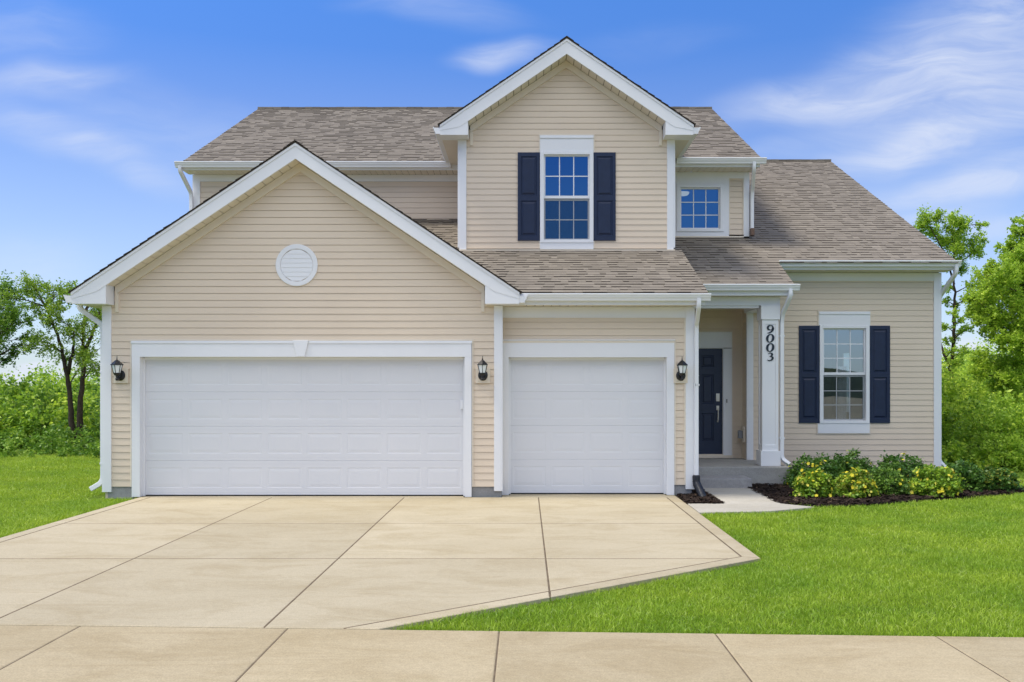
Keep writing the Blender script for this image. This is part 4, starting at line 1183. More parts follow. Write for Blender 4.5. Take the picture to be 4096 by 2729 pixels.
mb = MB(); siding(mb, rightf(WR), WB, 7.4, lambda z: WY + .05 + max(0, (z - 3.95) / SW), lambda z: 2 * yrw - WY - max(0, (z - 3.95) / SW), [SWN], start=WB); part(mb, 'side_wall', 'siding', normals=False)
corner_board(rightf(WR), WY - .022, WY + .11, .09, 3.795)
downspout([(7.83, 16.77, 3.90), (7.83, 16.77, 3.74), (7.795, 17.36, 3.36), (7.795, 17.40, 3.24), (7.795, 17.40, .26), (7.90, 17.30, .13)], (1, 0, 0))
# back wall closing the house
mb = MB(); mb.box(UL, 7.74, 28.2, 28.3, -.1, 3.9); mb.box(UL, VR - .01, 27.5, 27.6, 3.5, 6.0); part(mb, 'rear_wall', 'siding')

# ---- porch
PB = 17.70
pf = front(PB)
mb = MB(); siding(mb, pf, .30, 3.6, lambda z: TR, lambda z: WL, [(2.7, 3.96, 0, 2.72)], start=WB); part(mb, 'porch_wall', 'siding', normals=False)
mb = MB(); siding(mb, leftf(WL), .30, 3.6, lambda z: WY, lambda z: PB, start=WB); part(mb, 'porch_wall', 'siding', normals=False)
corner_board(leftf(WL), WY - .022, WY + .035, .30, 3.20, d=.022)
board(leftf(WL), PB - .05, PB - .001, .30, 3.1, d=.018, mat='cream', name='corner_board')
# front door
dl_, dr_, dbm, dt_ = 2.872, 3.786, .372, 2.398
dt = MB(); dt.boxf(pf, 2.70, dl_ - .012, -.02, .028, .30, 2.398); dt.boxf(pf, dr_ + .012, 3.955, -.02, .028, .30, 2.398); dt.boxf(pf, 2.70, 3.955, -.02, .030, 2.412, 2.712)
dt.boxf(pf, dl_ - .012, dl_ - .001, -.06, .012, .372, 2.411); dt.boxf(pf, dr_ + .001, dr_ + .012, -.06, .012, .372, 2.411); dt.boxf(pf, dl_, dr_, -.06, .012, 2.400, 2.411)
part(dt, 'front_door_trim', 'trim')
jchannel(pf, 2.70, 3.956, .30, 2.714, 'rt', .024)
dd = MB(); dd.boxf(pf, dl_, dr_, -.10, -.062, dbm, dt_)
ring = [(.012, -.056), (.026, -.056), (.046, -.044)]
def zpx(sy, Y): return CZ + (1541 - sy) * Y / F
zA = [(zpx(1468, PB), zpx(1422, PB)), (zpx(1616, PB), zpx(1498.5, PB)), (zpx(1764, PB), zpx(1653.5, PB))]
panelled(dd, pf, [(dl_ + .135, dl_ + .36), (dr_ - .395, dr_ - .165)], zA, dl_, dr_, dbm, dt_, -.0415, ring)
fd = part(dd, 'front_door', 'navy_door', normals=False)
hd = MB(); hd.boxf(pf, 3.664, 3.732, -.041, -.018, 1.385, 1.535); hd.boxf(pf, 3.678, 3.718, -.018, -.008, 1.41, 1.45); hd.build('deadbolt', M['nickel'], fd, bevel=.005)
hd = MB(); hd.boxf(pf, 3.672, 3.722, -.041, -.022, 1.215, 1.30)
hd.tube([pf(3.697, -.03, 1.245), pf(3.697, .02, 1.235), pf(3.697, .022, 1.12), pf(3.697, .005, 1.02), pf(3.697, -.035, 1.0)], .011, 8)
hd.boxf(pf, 3.685, 3.709, -.041, -.024, .985, 1.015); hd.build('handle', M['nickel'], fd)
hd = MB(); hd.lathe((0, 0, 0), [(.008, 0), (.008, .01)], 10); hd.v = [pf(3.33 + x, -.041 + z, 1.88 + y) for x, y, z in hd.v]; hd.build('peephole', M['nickel'], fd)
mb = MB(); mb.boxf(pf, 2.70, 3.956, -.10, .060, .305, .352); mb.boxf(pf, dl_ - .01, dr_ + .01, -.06, .030, .353, .371); part(mb, 'door_sill', 'cream')
mb = MB(); mb.boxf(pf, 3.835, 3.875, .0285, .048, 1.335, 1.455); bell = part(mb, 'doorbell', 'trim')
b2 = MB(); b2.boxf(pf, 3.846, 3.864, .0485, .052, 1.36, 1.43); b2.build('button', M['black'], bell)
mb = MB(); mb.boxf(leftf(WL), 17.40, 17.56, .012, .05, .62, .92); ob = part(mb, 'outlet_plate', 'cream')
b2 = MB(); b2.boxf(leftf(WL), 17.43, 17.53, .051, .13, .69, .84); b2.build('outlet_cover', M['grey_box'], ob, bevel=.012)
# beams, ceiling, eave
PY = 15.97
mb = MB(); mb.box(TR + .03, 4.408, PY, PY + .30, 3.075, 3.225); mb.box(TR + .03, 4.05, PY + .03, PY + .27, 3.035, 3.074); part(mb, 'porch_beam', 'trim')
mb = MB(); mb.box(4.085, 4.40, PY + .302, WY - .028, 3.04, 3.225); part(mb, 'porch_beam', 'trim')
mb = MB(); mb.box(TR + .02, 4.40, PY + .2, PB, 3.226, 3.24); part(mb, 'porch_ceiling', 'soffit')
mb, bk = MB(), MB(); soffit_slats(mb, bk, TR + .03, 4.56, 15.775, 15.968, lambda x: 3.227); part(mb, 'soffit', 'soffit'); part(bk, 'soffit_backing', 'dark_gap')
board(front(15.774), TR + .03, 4.575, 3.226, 3.375, d=.024, d0=0, name='fascia')
gutter_x(TR + .04, 4.660, 15.748, 3.305)
mb = MB(); mb.yz([(15.776, 3.37), (16.9, 3.37 + 1.15 * SW), (16.9, 3.22 + 1.15 * SW), (15.776, 3.228)], 4.552, 4.576); part(mb, 'rake_board', 'trim')
mb = MB(); mb.yz([(15.97, 3.226), (17.25, 3.226), (17.25, 4.07), (15.97, 3.44)], 4.36, 4.40); part(mb, 'porch_gable', 'trim')
# column with recessed panels
cxl, cxr = 4.078, 4.402; cy0, cy1 = 15.945, 16.255
mb = MB(); mb.box(cxl - .008, cxr + .008, cy0 - .008, cy1 + .008, .301, .555); mb.box(cxl, cxr, cy0, cy1, 2.832, 3.074)
sx0, sx1, sy0, sy1 = cxl + .022, cxr - .022, cy0 + .022, cy1 - .022
for fn, a, b in ((front(sy0), sx0, sx1), (leftf(sx0), sy0, sy1), (rightf(sx1), sy0, sy1), (lambda u, d, z: (u, sy1 + d, z), sx0, sx1)):
    panelled(mb, fn, [(a + .046, b - .046)], [(.66, 2.752)], a, b, .556, 2.831, 0.0, [(.001, -.012)])
col_ = part(mb, 'porch_column', 'trim', normals=False)

def stroke(mb, fn, pts, n=40, d0=0.0, d1=0.012):
    """calligraphic ribbon: pts = (x, z, halfwidth), Catmull-Rom smoothed"""
    P = [np.array(p, float) for p in pts]; P = [2 * P[0] - P[1]] + P + [2 * P[-1] - P[-2]]
    S = []
    for i in range(1, len(P) - 2):
        for k in range(10):
            t = k / 10
            S.append(.5 * ((2 * P[i]) + (-P[i - 1] + P[i + 1]) * t + (2 * P[i - 1] - 5 * P[i] + 4 * P[i + 1] - P[i + 2]) * t * t + (-P[i - 1] + 3 * P[i] - 3 * P[i + 1] + P[i + 2]) * t ** 3))
    S.append(P[-2])
    Lp, Rp = [], []
    for i, s in enumerate(S):
        a = S[max(0, i - 1)]; b = S[min(len(S) - 1, i + 1)]
        t = (b - a)[:2]; t = t / (np.linalg.norm(t) + 1e-9); nrm = np.array([-t[1], t[0]])
        Lp.append(s[:2] + nrm * (s[2] * 1.35)); Rp.append(s[:2] - nrm * (s[2] * 1.35))
    for i in range(len(S) - 1):
        q = [Lp[i], Rp[i], Rp[i + 1], Lp[i + 1]]
        mb.add([fn(x, d1, z) for x, z in q] + [fn(x, d0, z) for x, z in q], ((0, 1, 2, 3), (0, 3, 7, 4), (1, 5, 6, 2), (0, 4, 5, 1), (3, 2, 6, 7)))
def digit(ch, cx, cz, h):
    fn = front(sy0 - .0125 + .0245)      # on the recessed field
    fn = front(sy0 + .012)
    mb = MB(); k = h
    if ch == '0':
        pts = [(.36 * math.cos(a) + .06 * math.sin(a), .47 * math.sin(a), .030 + .075 * abs(math.cos(a)) ** 1.5) for a in np.linspace(math.pi / 2, math.pi / 2 + 2 * math.pi, 17)]
    elif ch == '9':
        pts = [(.33, .18, .05), (.28, .38, .055), (.06, .475, .035), (-.18, .41, .075), (-.29, .20, .09), (-.20, .0, .07), (.02, -.06, .030), (.22, .02, .04), (.32, .17, .07)]
        stroke(mb, fn, [(cx + x * k, cz + z * k, w_ * k) for x, z, w_ in pts])
        pts = [(.31, .26, .07), (.34, .10, .095), (.27, -.12, .085), (.08, -.32, .06), (-.18, -.42, .045), (-.36, -.44, .012)]
    else:
        pts = [(-.24, .33, .012), (-.10, .44, .035), (.10, .44, .045), (.24, .30, .085), (.16, .14, .06), (-.06, .03, .025)]
        stroke(mb, fn, [(cx + x * k, cz + z * k, w_ * k) for x, z, w_ in pts])
        pts = [(-.06, .03, .025), (.14, .03, .045), (.29, -.10, .09), (.25, -.29, .085), (.05, -.43, .05), (-.18, -.44, .035), (-.34, -.36, .012)]
    stroke(mb, fn, [(cx + x * k, cz + z * k, w_ * k) for x, z, w_ in pts])
    mb.build('house_number_digit', M['digit'], col_, normals=True)
dcol = (3081 - 2101) * 15.97 / F + .0
for ch, sy in (('9', 1318.0), ('0', 1353.5), ('0', 1390.5), ('3', 1427.5)):
    digit(ch, dcol, zpx(sy, 15.975), .144)
downspout([(4.505, 15.68, 3.33), (4.505, 15.68, 3.22), (4.448, 15.95, 2.93), (4.444, 15.99, 2.80), (4.444, 15.99, .42), (4.56, 15.93, .325)], (1, 0, 0), [((4.444, 15.99, 2.55), (.042, .036, 0)), ((4.444, 15.99, .78), (.042, .036, 0))])

# porch slab and step: concrete, separate from the house
P = empty('concrete_porch', (3.5, 16.4, 0), 'grey poured concrete porch slab with one step, below the navy front door', 'porch')
mb = MB(); mb.box(TR + .005, 4.505, 15.75, PB + .05, -.12, .298); o = mb.build('slab', M['porch'], P, bevel=.012)
mb = MB(); mb.box(2.80, 3.735, 15.19, 15.748, -.12, .158); o = mb.build('step', M['foundation'], P, bevel=.012)  # darker concrete than the slab, the step's shade put into its colour

# black corrugated drain boot at the end of the third-bay downspout
dp = empty('drain_pipe', (2.66, 14.1, 0), 'black corrugated drain pipe bending into the mulch below the downspout beside the small garage door', 'drain pipe')
path = rounded([(2.632, 14.205, .30), (2.632, 14.20, .19), (2.665, 14.02, .07), (2.69, 13.86, -.05)], .14, 12)
pp = []
for a, b in zip(path[:-1], path[1:]):
    n_ = max(1, int((b - a).length / .006))
    for k in range(n_): pp.append(a.lerp(b, k / n_))
pp.append(path[-1])
mb = MB(); s_ = 0; rad = []
for i, p in enumerate(pp):
    if i: s_ += (pp[i] - pp[i - 1]).length
    rad.append(.058 + (.005 * math.sin(s_ * 2 * math.pi / .026) if s_ > .07 else 0.0))
mb.tube(pp, rad, 18, (1, 0, 0)); mb.build('hose', M['plastic_black'], dp, smooth=True)
mb = MB(); mb.box(2.585, 2.68, 14.15, 14.26, .235, .315); mb.build('adapter', M['plastic_black'], dp, bevel=.012)

# ---- wall lanterns
def lantern(px, py, pz, label):
    L = empty('wall_lantern', (px, py, pz), label, 'wall lamp', 'black lanterns beside the garage doors')
    f = front(py)
    mb = MB(); mb.boxf(f, px - .108, px + .108, .004, .024, pz - .118, pz + .105); mb.boxf(f, px - .078, px + .078, .024, .030, pz - .088, pz + .075); mb.build('mounting_block', M['cream'], L, bevel=.003)
    mb = MB(); N = 24; vs = []
    prof = [(.072, .030), (.074, .040), (.066, .050), (.040, .058)]
    for r_, d in prof:
        for k in range(N):
            a = 2 * math.pi * k / N; s = 1.0
            vs.append(f(px + r_ * math.cos(a) * s, d, pz + r_ * math.sin(a) * (1.12 if math.sin(a) < 0 else 1.05)))
    mb.add(vs, [(i * N + k, i * N + (k + 1) % N, (i + 1) * N + (k + 1) % N, (i + 1) * N + k) for i in range(3) for k in range(N)] + [tuple(range(3 * N, 4 * N))])
    mb.build('back_plate', M['black'], L)
    c = (px, py - .155, pz)
    mb = MB(); mb.tube(rounded([(px, py - .05, pz - .03), (px, py - .12, pz - .075), (px, py - .155, pz - .045), (px, py - .155, pz + .015)], .04, 6), .015, 8)
    mb.lathe(c, [(.010, -.082), (.020, -.070), (.026, -.055), (.020, -.04)], 12); mb.build('arm', M['black'], L, smooth=True)
    ro = R(30)
    mb = MB(); mb.lathe(c, [(.018, -.012), (.036, .0), (.050, .022), (.052, .034), (.047, .036)], 6, ro); mb.build('cup', M['black'], L)
    mb = MB(); mb.lathe(c, [(.0455, .037), (.074, .150)], 6, ro); mb.build('glass', M['lamp_glass'], L)
    mb = MB()
    for k in range(6):
        a = 2 * math.pi * k / 6 + ro
        mb.tube([(c[0] + .049 * math.cos(a), c[1] + .049 * math.sin(a), c[2] + .03), (c[0] + .078 * math.cos(a), c[1] + .078 * math.sin(a), c[2] + .152)], .0048, 6)
    mb.build('frame', M['black'], L)
    mb = MB(); mb.lathe(c, [(.079, .150), (.092, .153), (.092, .160), (.060, .190), (.026, .222), (.010, .228)], 6, ro)
    mb.lathe(c, [(.010, .226), (.013, .234), (.006, .242), (.011, .249), (.005, .258), (.0035, .285), (.001, .292)], 10); mb.build('cap', M['black'], L)
    return L
lantern(-6.118, GY - .014, 1.845, 'black lantern with frosted glass on the wall left of the wide garage door')
lantern(-.640, GY - .014, 1.845, 'black lantern with frosted glass on the narrow wall between the two garage doors')
lantern(2.393, TY - .014, 1.845, 'black lantern with frosted glass on the wall between the small garage door and the porch')

# ------------------------------------------------------------------ plants
def leaf_quads(r_, C, size, up=0.35, asp=0.55, droop=None):
    """leaf-shaped quads (kite) around centres C"""
    n = len(C)
    d = r_.normal(size=(n, 3)); d[:, 2] *= .7
    if droop: d[:, 2] -= droop
    d /= np.linalg.norm(d, axis=1)[:, None]
    nm = r_.normal(size=(n, 3)); nm[:, 2] += up * 2.2
    s = np.cross(nm, d); s /= (np.linalg.norm(s, axis=1)[:, None] + 1e-9)
    L = (size * r_.uniform(.65, 1.3, n))[:, None]; W = L * asp * .5
    b = C - d * L * .5
    return np.stack([b, b + d * L * .45 + s * W, b + d * L, b + d * L * .45 - s * W], 1)

def clumps_leaves(r_, clumps, per, size, sub=0.30, tone_mu=.5, tone_sd=.22, up=.35, asp=.55, tvar=.05, shell=.45):
    """clumps: (x,y,z,rx,ry,rz). leaves gather on sprays inside each clump, so the sky shows between them"""
    VV, TT = [], []
    for (cx, cy, cz, rx, ry, rz) in clumps:
        n = max(20, int(per * rx * rz)); m = max(5, int(n / 26))
        q = r_.normal(size=(m, 3)); q /= np.linalg.norm(q, axis=1)[:, None]; q *= (r_.uniform(.12, 1.0, m) ** shell)[:, None]
        sc = np.array([rx, ry, rz]); sub_c = np.array([cx, cy, cz]) + q * sc
        idx = r_.integers(0, m, n)
        off = r_.normal(size=(n, 3)); ax = q[idx] / (np.linalg.norm(q[idx], axis=1)[:, None] + 1e-6)
        spray = ax * (r_.normal(0, 1.0, n))[:, None] * sub * .55
        C = sub_c[idx] + (off * sub * .42 + spray) * sc.mean()
        VV.append(leaf_quads(r_, C, size, up, asp))
        sub_t = r_.normal(0, .13, m) + r_.normal(0, tvar)
        TT.append(np.clip(r_.normal(tone_mu, tone_sd, n) + sub_t[idx], 0, 1))
    return np.concatenate(VV), np.concatenate(TT)

def limb(mb, a, b, r0, r1, rd, sides=6, n=7, sag=.12):
    a, b = Vector(a), Vector(b); L = (b - a).length
    k1 = Vector((rd.uniform(-1, 1), rd.uniform(-1, 1), rd.uniform(-.4, .9))) * L * sag
    pts, rs = [], []
    for i in range(n + 1):
        t = i / n
        pts.append(a.lerp(b, t) + k1 * math.sin(math.pi * t) + Vector((rd.gauss(0, 1), rd.gauss(0, 1), rd.gauss(0, 1))) * L * .008 * (0 < i < n))
        rs.append(r0 + (r1 - r0) * t)
    mb.tube(pts, rs, sides); return pts

def tree(name, label, trunks, clumps, per, size, mat, seed, group=None, twigs=4, sub=.30, up=.35, bmat='bark', rb=.030):
    r_ = np.random.default_rng(seed); rd = random.Random(seed)
    base = trunks[0][0]
    T = empty(name, (base[0], base[1], 0), label, 'tree', group)
    mb = MB(); nodes = []
    for tr_ in trunks:
        pts = rounded([p[:3] for p in tr_], .6, 4)
        Ls = [0.0]
        for a, b in zip(pts[:-1], pts[1:]): Ls.append(Ls[-1] + (b - a).length)
        rs = [tr_[0][3] * (1 - (l / Ls[-1]) ** .9 * (1 - tr_[-1][3] / tr_[0][3])) for l in Ls]
        pts = [p + Vector((rd.gauss(0, 1), rd.gauss(0, 1), 0)) * .012 for p in pts]
        mb.tube(pts, rs, 9); nodes += [(p, r0) for p, r0 in zip(pts, rs)]
    for c in clumps:
        cc = Vector(c[:3])
        best = min((nd for nd in nodes if nd[0].z < cc.z - .1 * c[5]), key=lambda nd: (nd[0] - cc).length + .5 * abs((cc.z - nd[0].z) - .8 * (cc - nd[0]).xy.length), default=nodes[0])
        lp = limb(mb, best[0], cc, min(best[1] * .7, rb), rb * .28, rd, 6, 7, .10)
        nodes += [(p, rb * .4) for p in lp[3:]]
        for k in range(twigs):
            d = Vector((rd.gauss(0, 1), rd.gauss(0, 1), rd.gauss(.35, .8))).normalized()
            limb(mb, lp[rd.randint(3, 7)], cc + Vector((d.x * c[3], d.y * c[4], d.z * c[5])) * .9, rb * .26, rb * .08, rd, 4, 4, .08)
    mb.build('trunk', M[bmat], T, smooth=True)
    V, Tn = clumps_leaves(r_, clumps, per, size, sub, up=up)
    fast_mesh('crown', V, 4, Tn, M[mat], T)
    return T

def pc(sx, sy, Y, r, ry=None, flat=1.0, dy=0.0):
    """clump from photo coordinates at depth Y; r in photo px"""
    k = Y / F
    return ((sx - 2101) * k, Y + dy, CZ + (1541 - sy) * k, r * k, (ry or r) * k, r * k * flat)
rdt = random.Random(77)
def cl1(lst, Y, sc=.829, ox=0, oy=900, spread=.9, grow=1.0):
    return [pc(ox + x * sc, oy + y * sc, Y, r * sc * grow, None, .85, rdt.uniform(-spread, spread)) for x, y, r in lst]
# left: forked tree
YA = 24.6
LA = [(140, 300, 55), (180, 285, 55), (220, 320, 60), (265, 300, 60), (120, 365, 50), (170, 390, 55), (240, 390, 60), (300, 340, 60), (320, 420, 60), (200, 470, 45), (270, 470, 50),
      (370, 285, 40), (345, 330, 45), (400, 350, 60), (450, 340, 60), (410, 420, 60), (470, 430, 55), (490, 380, 50), (230, 560, 55), (280, 590, 60), (205, 590, 40), (250, 640, 45), (330, 540, 50), (390, 500, 50),
      (450, 530, 60), (500, 480, 50), (470, 620, 60), (520, 570, 60), (420, 610, 40), (340, 640, 45), (520, 680, 60), (540, 400, 60), (300, 690, 40), (440, 690, 40), (100, 330, 30)]
def wp(vx, vy, Y, r, sc=.829, ox=0, oy=900): 
    k = Y / F; return ((ox + vx * sc - 2101) * k, Y, CZ + (1541 - (oy + vy * sc)) * k, r)
tree('forked_tree', 'forked green tree with two dark trunks behind the left lawn', 
     [[wp(356, 1190, YA, .10), wp(345, 900, YA, .088), wp(318, 700, YA, .07), wp(290, 560, YA, .062), wp(240, 440, YA, .06), wp(190, 340, YA, .02)],
      [wp(372, 1190, YA, .11), wp(388, 880, YA, .092), wp(406, 680, YA, .075), wp(400, 540, YA, .062), wp(405, 430, YA, .05), wp(440, 350, YA, .02)],
      [wp(322, 720, YA, .06), wp(352, 600, YA, .04), wp(360, 500, YA, .02)], [wp(404, 620, YA, .06), wp(450, 520, YA, .045), wp(480, 420, YA, .02)]],
     cl1(LA, YA, spread=1.0), 5800, .066, 'leaf_tree', 101, twigs=5, sub=.36, rb=.026)
LB = [(0, 320, 55), (40, 360, 45), (70, 400, 50), (25, 410, 60), (95, 450, 40), (55, 470, 55), (110, 505, 30), (20, 500, 60), (85, 540, 45), (120, 545, 25), (40, 560, 50), (10, 590, 45), (20, 640, 30),
      (-60, 300, 80), (-60, 420, 90), (-70, 540, 90), (-40, 640, 50), (-150, 380, 90), (-150, 520, 90)]
tree('broad_tree', 'dense dark green tree cut off by the left edge of the picture', [[wp(-120, 1080, 27, .22), wp(-110, 800, 27, .19), wp(-95, 600, 27, .13), wp(-60, 420, 27, .05)]],
     cl1(LB, 27.0, spread=1.0), 6000, .078, 'leaf_dark', 102, sub=.34, rb=.04)
# right: slender tree
YS = 25.0
LS = [(1725, 735, 50), (1700, 790, 40), (1765, 775, 50), (1800, 745, 40), (1830, 820, 50), (1870, 770, 45), (1905, 755, 40), (1930, 800, 45), (1890, 830, 50), (2000, 790, 35), (2035, 800, 32), (1985, 840, 45), (1950, 870, 50),
      (1880, 890, 50), (2010, 890, 40), (2050, 940, 40), (2075, 955, 25), (1985, 950, 45), (1930, 930, 50), (1890, 970, 45), (1960, 1010, 45), (2000, 1040, 40), (1920, 1030, 35), (1850, 870, 35)]
LS2 = [(1085, 70, 35), (1180, 70, 35), (1205, 150, 32), (1090, 160, 30), (1165, 190, 32), (1075, 250, 30), (1185, 260, 35), (1100, 300, 28), (1210, 340, 30), (1160, 350, 28), (1065, 330, 30), (1080, 410, 28), (1180, 395, 26), (1070, 480, 30), (1150, 480, 30), (1175, 540, 30), (1090, 560, 30)]
tree('slender_tree', 'slender pale green tree with thin trunk close behind the right wing',
     [[wp(1128, 870, YS, .070, .6376, 3100, 1100), wp(1108, 640, YS, .060, .6376, 3100, 1100), wp(1113, 480, YS, .052, .6376, 3100, 1100), wp(1130, 330, YS, .040, .6376, 3100, 1100), wp(1128, 150, YS, .034, .6376, 3100, 1100), wp(1905, 1040, YS, .035, .6377, 2600, 400), wp(1900, 880, YS, .022, .6377, 2600, 400), wp(1890, 760, YS, .01, .6377, 2600, 400)],
      [wp(1106, 600, YS, .05, .6376, 3100, 1100), wp(1065, 520, YS, .035, .6376, 3100, 1100), wp(1045, 430, YS, .02, .6376, 3100, 1100)],
      [wp(1128, 60, YS, .03, .6376, 3100, 1100), wp(1850, 950, YS, .022, .6377, 2600, 400), wp(1760, 800, YS, .01, .6377, 2600, 400)]],
     cl1(LS, YS, .6377, 2600, 400, .5, 1.22) + cl1(LS2, YS, .6376, 3100, 1100, .5, 1.25), 9500, .068, 'leaf_lime', 103, twigs=5, sub=.42, rb=.018)
# right: big yellow-green tree
YB = 21.5
LC = [(1290, 80, 70), (1350, 20, 80), (1420, -20, 90), (1500, -70, 100), (1590, -60, 120), (1300, 170, 75), (1380, 120, 90), (1470, 80, 110), (1570, 60, 110), (1250, 230, 50), (1310, 260, 75), (1400, 220, 90), (1500, 190, 110), (1590, 220, 110),
      (1270, 310, 55), (1330, 350, 70), (1420, 330, 90), (1520, 320, 100), (1600, 370, 100), (1360, 430, 65), (1450, 440, 90), (1550, 470, 100), (1310, 400, 45), (1390, 530, 70), (1480, 560, 90), (1580, 600, 100), (1340, 610, 60), (1420, 640, 80), (1520, 680, 90),
      (1565, -310, 55), (1530, -250, 50), (1600, -230, 80), (1500, -180, 55), (1560, -160, 80), (1455, -120, 50), (1430, -70, 45), (1225, 150, 30), (1235, 190, 30), (1620, -330, 60), (1700, -100, 120), (1700, 150, 130), (1700, 400, 130), (1660, 620, 100)]
tree('leafy_tree', 'big yellow green leafy tree at the right edge of the picture', [[wp(1660, 1200, YB, .2, .6376, 3100, 1100), wp(1650, 800, YB, .17, .6376, 3100, 1100), wp(1620, 500, YB, .13, .6376, 3100, 1100), wp(1570, 200, YB, .08, .6376, 3100, 1100), wp(1570, -150, YB, .02, .6376, 3100, 1100)]],
     cl1(LC, YB, .6376, 3100, 1100, .8, 1.12), 15000, .064, 'leaf_lime', 104, sub=.28, rb=.03)
# far tree between them, and a second one at the left edge of the gap
LD = [(1250, 560, 70), (1300, 520, 60), (1200, 590, 60), (1350, 570, 70), (1180, 650, 60), (1260, 640, 80), (1340, 660, 80), (1100, 640, 60)]
tree('distant_tree', 'pale rounded distant tree in the gap between the slender tree and the big leafy tree', [[wp(1260, 800, 60, .25, .6376, 3100, 1100), wp(1265, 560, 60, .08, .6376, 3100, 1100)]], cl1(LD, 60, .6376, 3100, 1100, 1.5), 700, .20, 'leaf_far', 105, sub=.30, rb=.06)

def mound_field(name, label, spec, seed, mat, size, cat='undergrowth', kind='stuff', tsd=.22):
    r_ = np.random.default_rng(seed); cl_ = []
    for (x0, x1, y0, y1, n, r0, r1, z0, z1) in spec:
        for k in range(n):
            r = r_.uniform(r0, r1); cl_.append((r_.uniform(x0, x1), r_.uniform(y0, y1), r_.uniform(z0, z1), r, r, r * r_.uniform(.8, 1.2)))
    V, T = clumps_leaves(r_, cl_, 1500 if size < .10 else 1050, size, .26, tone_sd=tsd, tvar=.17, shell=.22)
    o = fast_mesh(name, V, 4, T, M[mat]); o['kind'] = kind; o['label'] = label; o['category'] = cat
    return o
mound_field('undergrowth', 'dense green thicket under the trees behind the left lawn',
            [(-17, -9.5, 25.6, 27.0, 26, .60, .85, .1, .75), (-22, -9.5, 27.0, 30, 34, .8, 1.15, .2, .85), (-21, -10.0, 26, 31, 40, .20, .38, 1.25, 1.80), (-32, -9.5, 31, 37, 36, 1.0, 1.4, .5, 1.25)], 201, 'leaf_mid', .135, tsd=.30)
mound_field('weeds', 'low darker weeds along the back edge of the left lawn', [(-16, -8.6, 21.5, 22.8, 44, .24, .38, .0, .14), (-17, -8.6, 22.6, 24.8, 46, .30, .46, .05, .22)], 202, 'leaf_dark', .09, tsd=.28)
mound_field('undergrowth', 'darker leaf mass for the shaded inside of the thicket behind the left lawn', [(-17, -9.5, 25.2, 27.0, 55, .4, .6, .1, .6), (-22, -9.5, 28, 31, 40, .5, .8, .3, 1.0)], 205, 'leaf_dark', .11)  # dark leaves paint in the shade between the lighter clumps
mound_field('undergrowth', 'darker leaf mass for the shaded inside of the thicket to the right of the house', [(8.6, 13.5, 20.3, 22.0, 30, .3, .5, .1, .8), (9.0, 16, 22.5, 26, 26, .45, .7, .3, 1.5)], 206, 'leaf_dark', .10)  # same painted shade, as dark leaves, for the right thicket
mound_field('undergrowth', 'bright green thicket below the trees to the right of the house',
            [(8.6, 13.5, 20.5, 22.5, 56, .35, .6, .2, 1.3), (9.0, 16, 22.5, 27, 56, .5, .8, .4, 1.9), (10, 20, 28, 36, 40, .9, 1.3, .8, 2.2)], 203, 'leaf_lime', .11, tsd=.32)
mound_field('weeds', 'low leafy weeds beside the right corner of the house', [(8.3, 14, 18.5, 20.2, 34, .30, .50, .1, .35)], 204, 'leaf_mid', .095, tsd=.28)
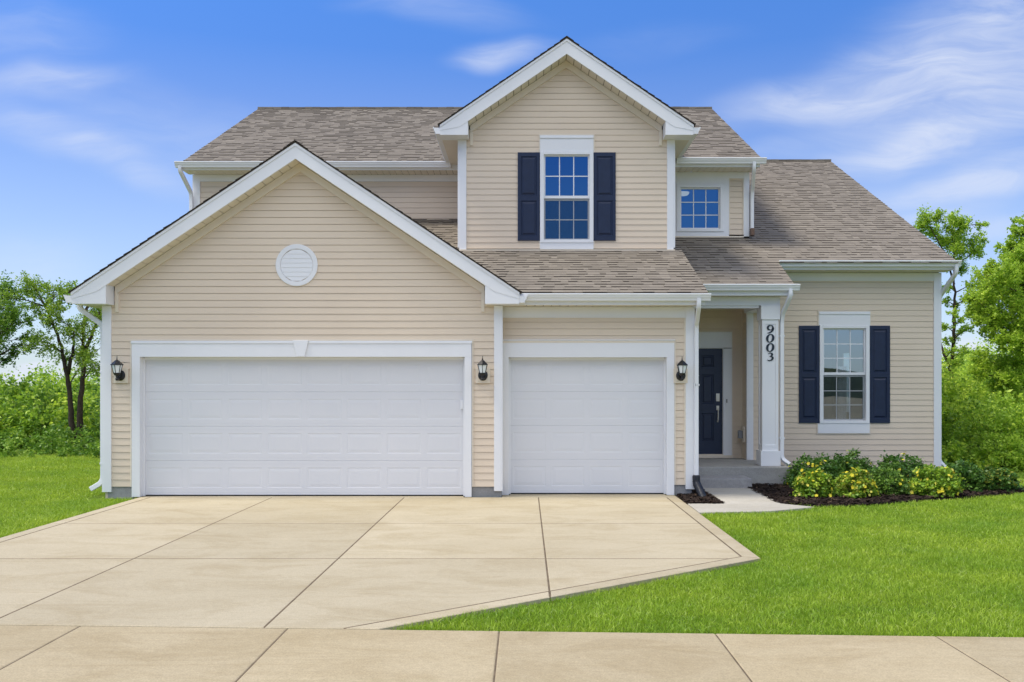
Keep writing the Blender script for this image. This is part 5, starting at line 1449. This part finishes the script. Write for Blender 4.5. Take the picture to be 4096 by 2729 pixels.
def bush(name, label, x, y, rx, h, per, size, mat, seed, group=None, flowers=0, fsize=.03, cat='shrub', top=.5, fl_mat='petal', tips=None):
    r_ = np.random.default_rng(seed)
    B = empty(name, (x, y, 0), label, cat, group)
    mb = MB(); rd = random.Random(seed)
    n_st = 14
    for k in range(n_st):
        a = rd.uniform(0, 6.28); e = rd.uniform(.3, .95)
        limb(mb, (x + .05 * math.cos(a), y + .05 * math.sin(a), -.02), (x + rx * e * math.cos(a), y + rx * e * math.sin(a), h * rd.uniform(.45, .85)), .007, .002, rd, 4, 4, .06)
    mb.build('stem', M['twig'], B)
    # leaves on sprays over a lumpy dome
    m = int(per / 22); q = r_.normal(size=(m, 3)); q[:, 2] = np.abs(q[:, 2]) * .9 - .12; q /= np.linalg.norm(q, axis=1)[:, None]
    q *= (r_.uniform(.25, 1.0, m) ** .4)[:, None] * (1 + .13 * np.sin(q[:, :1] * 7 + seed) * np.cos(q[:, 1:2] * 6))
    sc = np.array([rx, rx, h * .86]); cen = np.array([x, y, h * .10]); sub = cen + q * sc
    idx = r_.integers(0, m, per)
    C = sub[idx] + r_.normal(size=(per, 3)) * np.array([1, 1, .75]) * rx * .085
    C[:, 2] = np.maximum(C[:, 2], .015)
    T = np.clip(r_.normal(.48, .2, per) + r_.normal(0, .14, m)[idx], 0, 1)
    V = leaf_quads(r_, C, size, .45, .58)
    hi = C[:, 2] > h * top
    if tips is None:
        fast_mesh('foliage', V, 4, T, M[mat], B)
    else:
        pick = (r_.random(per) < tips[1]) & (C[:, 2] > h * .25)
        fast_mesh('foliage', V[~pick], 4, T[~pick], M[mat], B); fast_mesh('leaf_tips', V[pick], 4, T[pick], M[tips[0]], B)
    if flowers:
        # five-petalled blooms set on the outside of the dome
        nf = flowers; f = r_.normal(size=(nf, 3)); f[:, 2] = np.abs(f[:, 2]) * 1.0 - .15; f[:, 1] -= .35; f /= np.linalg.norm(f, axis=1)[:, None]
        Cf = cen + f * sc * r_.uniform(.93, 1.12, nf)[:, None] + r_.normal(size=(nf, 3)) * .012
        Cf[:, 2] = np.maximum(Cf[:, 2], .05)
        nrm = f + r_.normal(0, .35, (nf, 3)); nrm /= np.linalg.norm(nrm, axis=1)[:, None]
        t1 = np.cross(nrm, np.array([.2, .3, .93])); t1 /= np.linalg.norm(t1, axis=1)[:, None]; t2 = np.cross(nrm, t1)
        PV, PT = [], []
        s_ = (fsize * r_.uniform(.75, 1.25, nf))[:, None]; tb = r_.normal(.55, .2, nf)
        for k in range(5):
            a = 2 * math.pi * k / 5; d = t1 * math.cos(a) + t2 * math.sin(a); e = -t1 * math.sin(a) + t2 * math.cos(a)
            PV.append(np.stack([Cf, Cf + d * s_ * .6 + e * s_ * .42 + nrm * s_ * .15, Cf + d * s_ + nrm * s_ * .2, Cf + d * s_ * .6 - e * s_ * .42 + nrm * s_ * .15], 1)); PT.append(np.clip(tb + r_.normal(0, .08, nf), 0, 1))
        fast_mesh('blossom', np.concatenate(PV), 4, np.concatenate(PT), M[fl_mat], B)
    return B
G1 = 'flowering shrubs along the right wing'
# back row
bush('shrub', 'dark green shrub in the back row right beside the porch slab and post', 4.86, 15.45, .50, .52, 4600, .056, 'leaf_shrub', 301, G1, 24, .026)
bush('shrub', 'dark green shrub in the back row left below the window', 5.52, 15.75, .50, .56, 4600, .056, 'leaf_shrub', 302, G1, 16, .026)
bush('shrub', 'dark green shrub in the back row below the right shutter', 6.36, 15.60, .46, .55, 4600, .056, 'leaf_shrub', 303, G1, 20, .026)
# front row
bush('flowering_shrub', 'yellow flowering shrub in the front row nearest the path', 4.40, 14.06, .295, .43, 3600, .050, 'leaf_bright', 304, G1, 46, .026)
bush('flowering_shrub', 'golden leaved flowering shrub covered in yellow blooms, second from the path', 5.05, 14.10, .295, .44, 3600, .050, 'leaf_bright', 305, G1, 64, .028, tips=('leaf_gold', .35))
bush('flowering_shrub', 'mid green shrub with few flowers between the golden shrub and the widest flowering shrub', 5.66, 14.42, .315, .43, 3800, .048, 'leaf_green', 306, G1, 9, .024)
bush('flowering_shrub', 'widest flowering shrub with yellow blooms in front of the white corner board', 6.36, 14.32, .385, .47, 4200, .054, 'leaf_bright', 307, G1, 50, .028)
bush('shrub', 'dark green shrub with no flowers beyond the right corner of the house', 7.08, 15.05, .40, .45, 4000, .054, 'leaf_shrub', 308, G1)
bush('shrub', 'rightmost shrub with pale yellow leaf tips at the end of the bed', 7.60, 14.98, .36, .40, 3800, .052, 'leaf_shrub', 309, G1, tips=('leaf_gold', .30))
# larger bush at the right edge
bush('round_bush', 'big dark green rounded bush at the right edge below the leafy tree', 10.1, 19.6, .95, 1.60, 9000, .070, 'leaf_mid', 310, None, cat='bush')
bush('round_bush', 'light green low bush in front of the big dark rounded bush', 9.65, 18.7, .60, .80, 5200, .062, 'leaf_lime', 311, None, cat='bush')
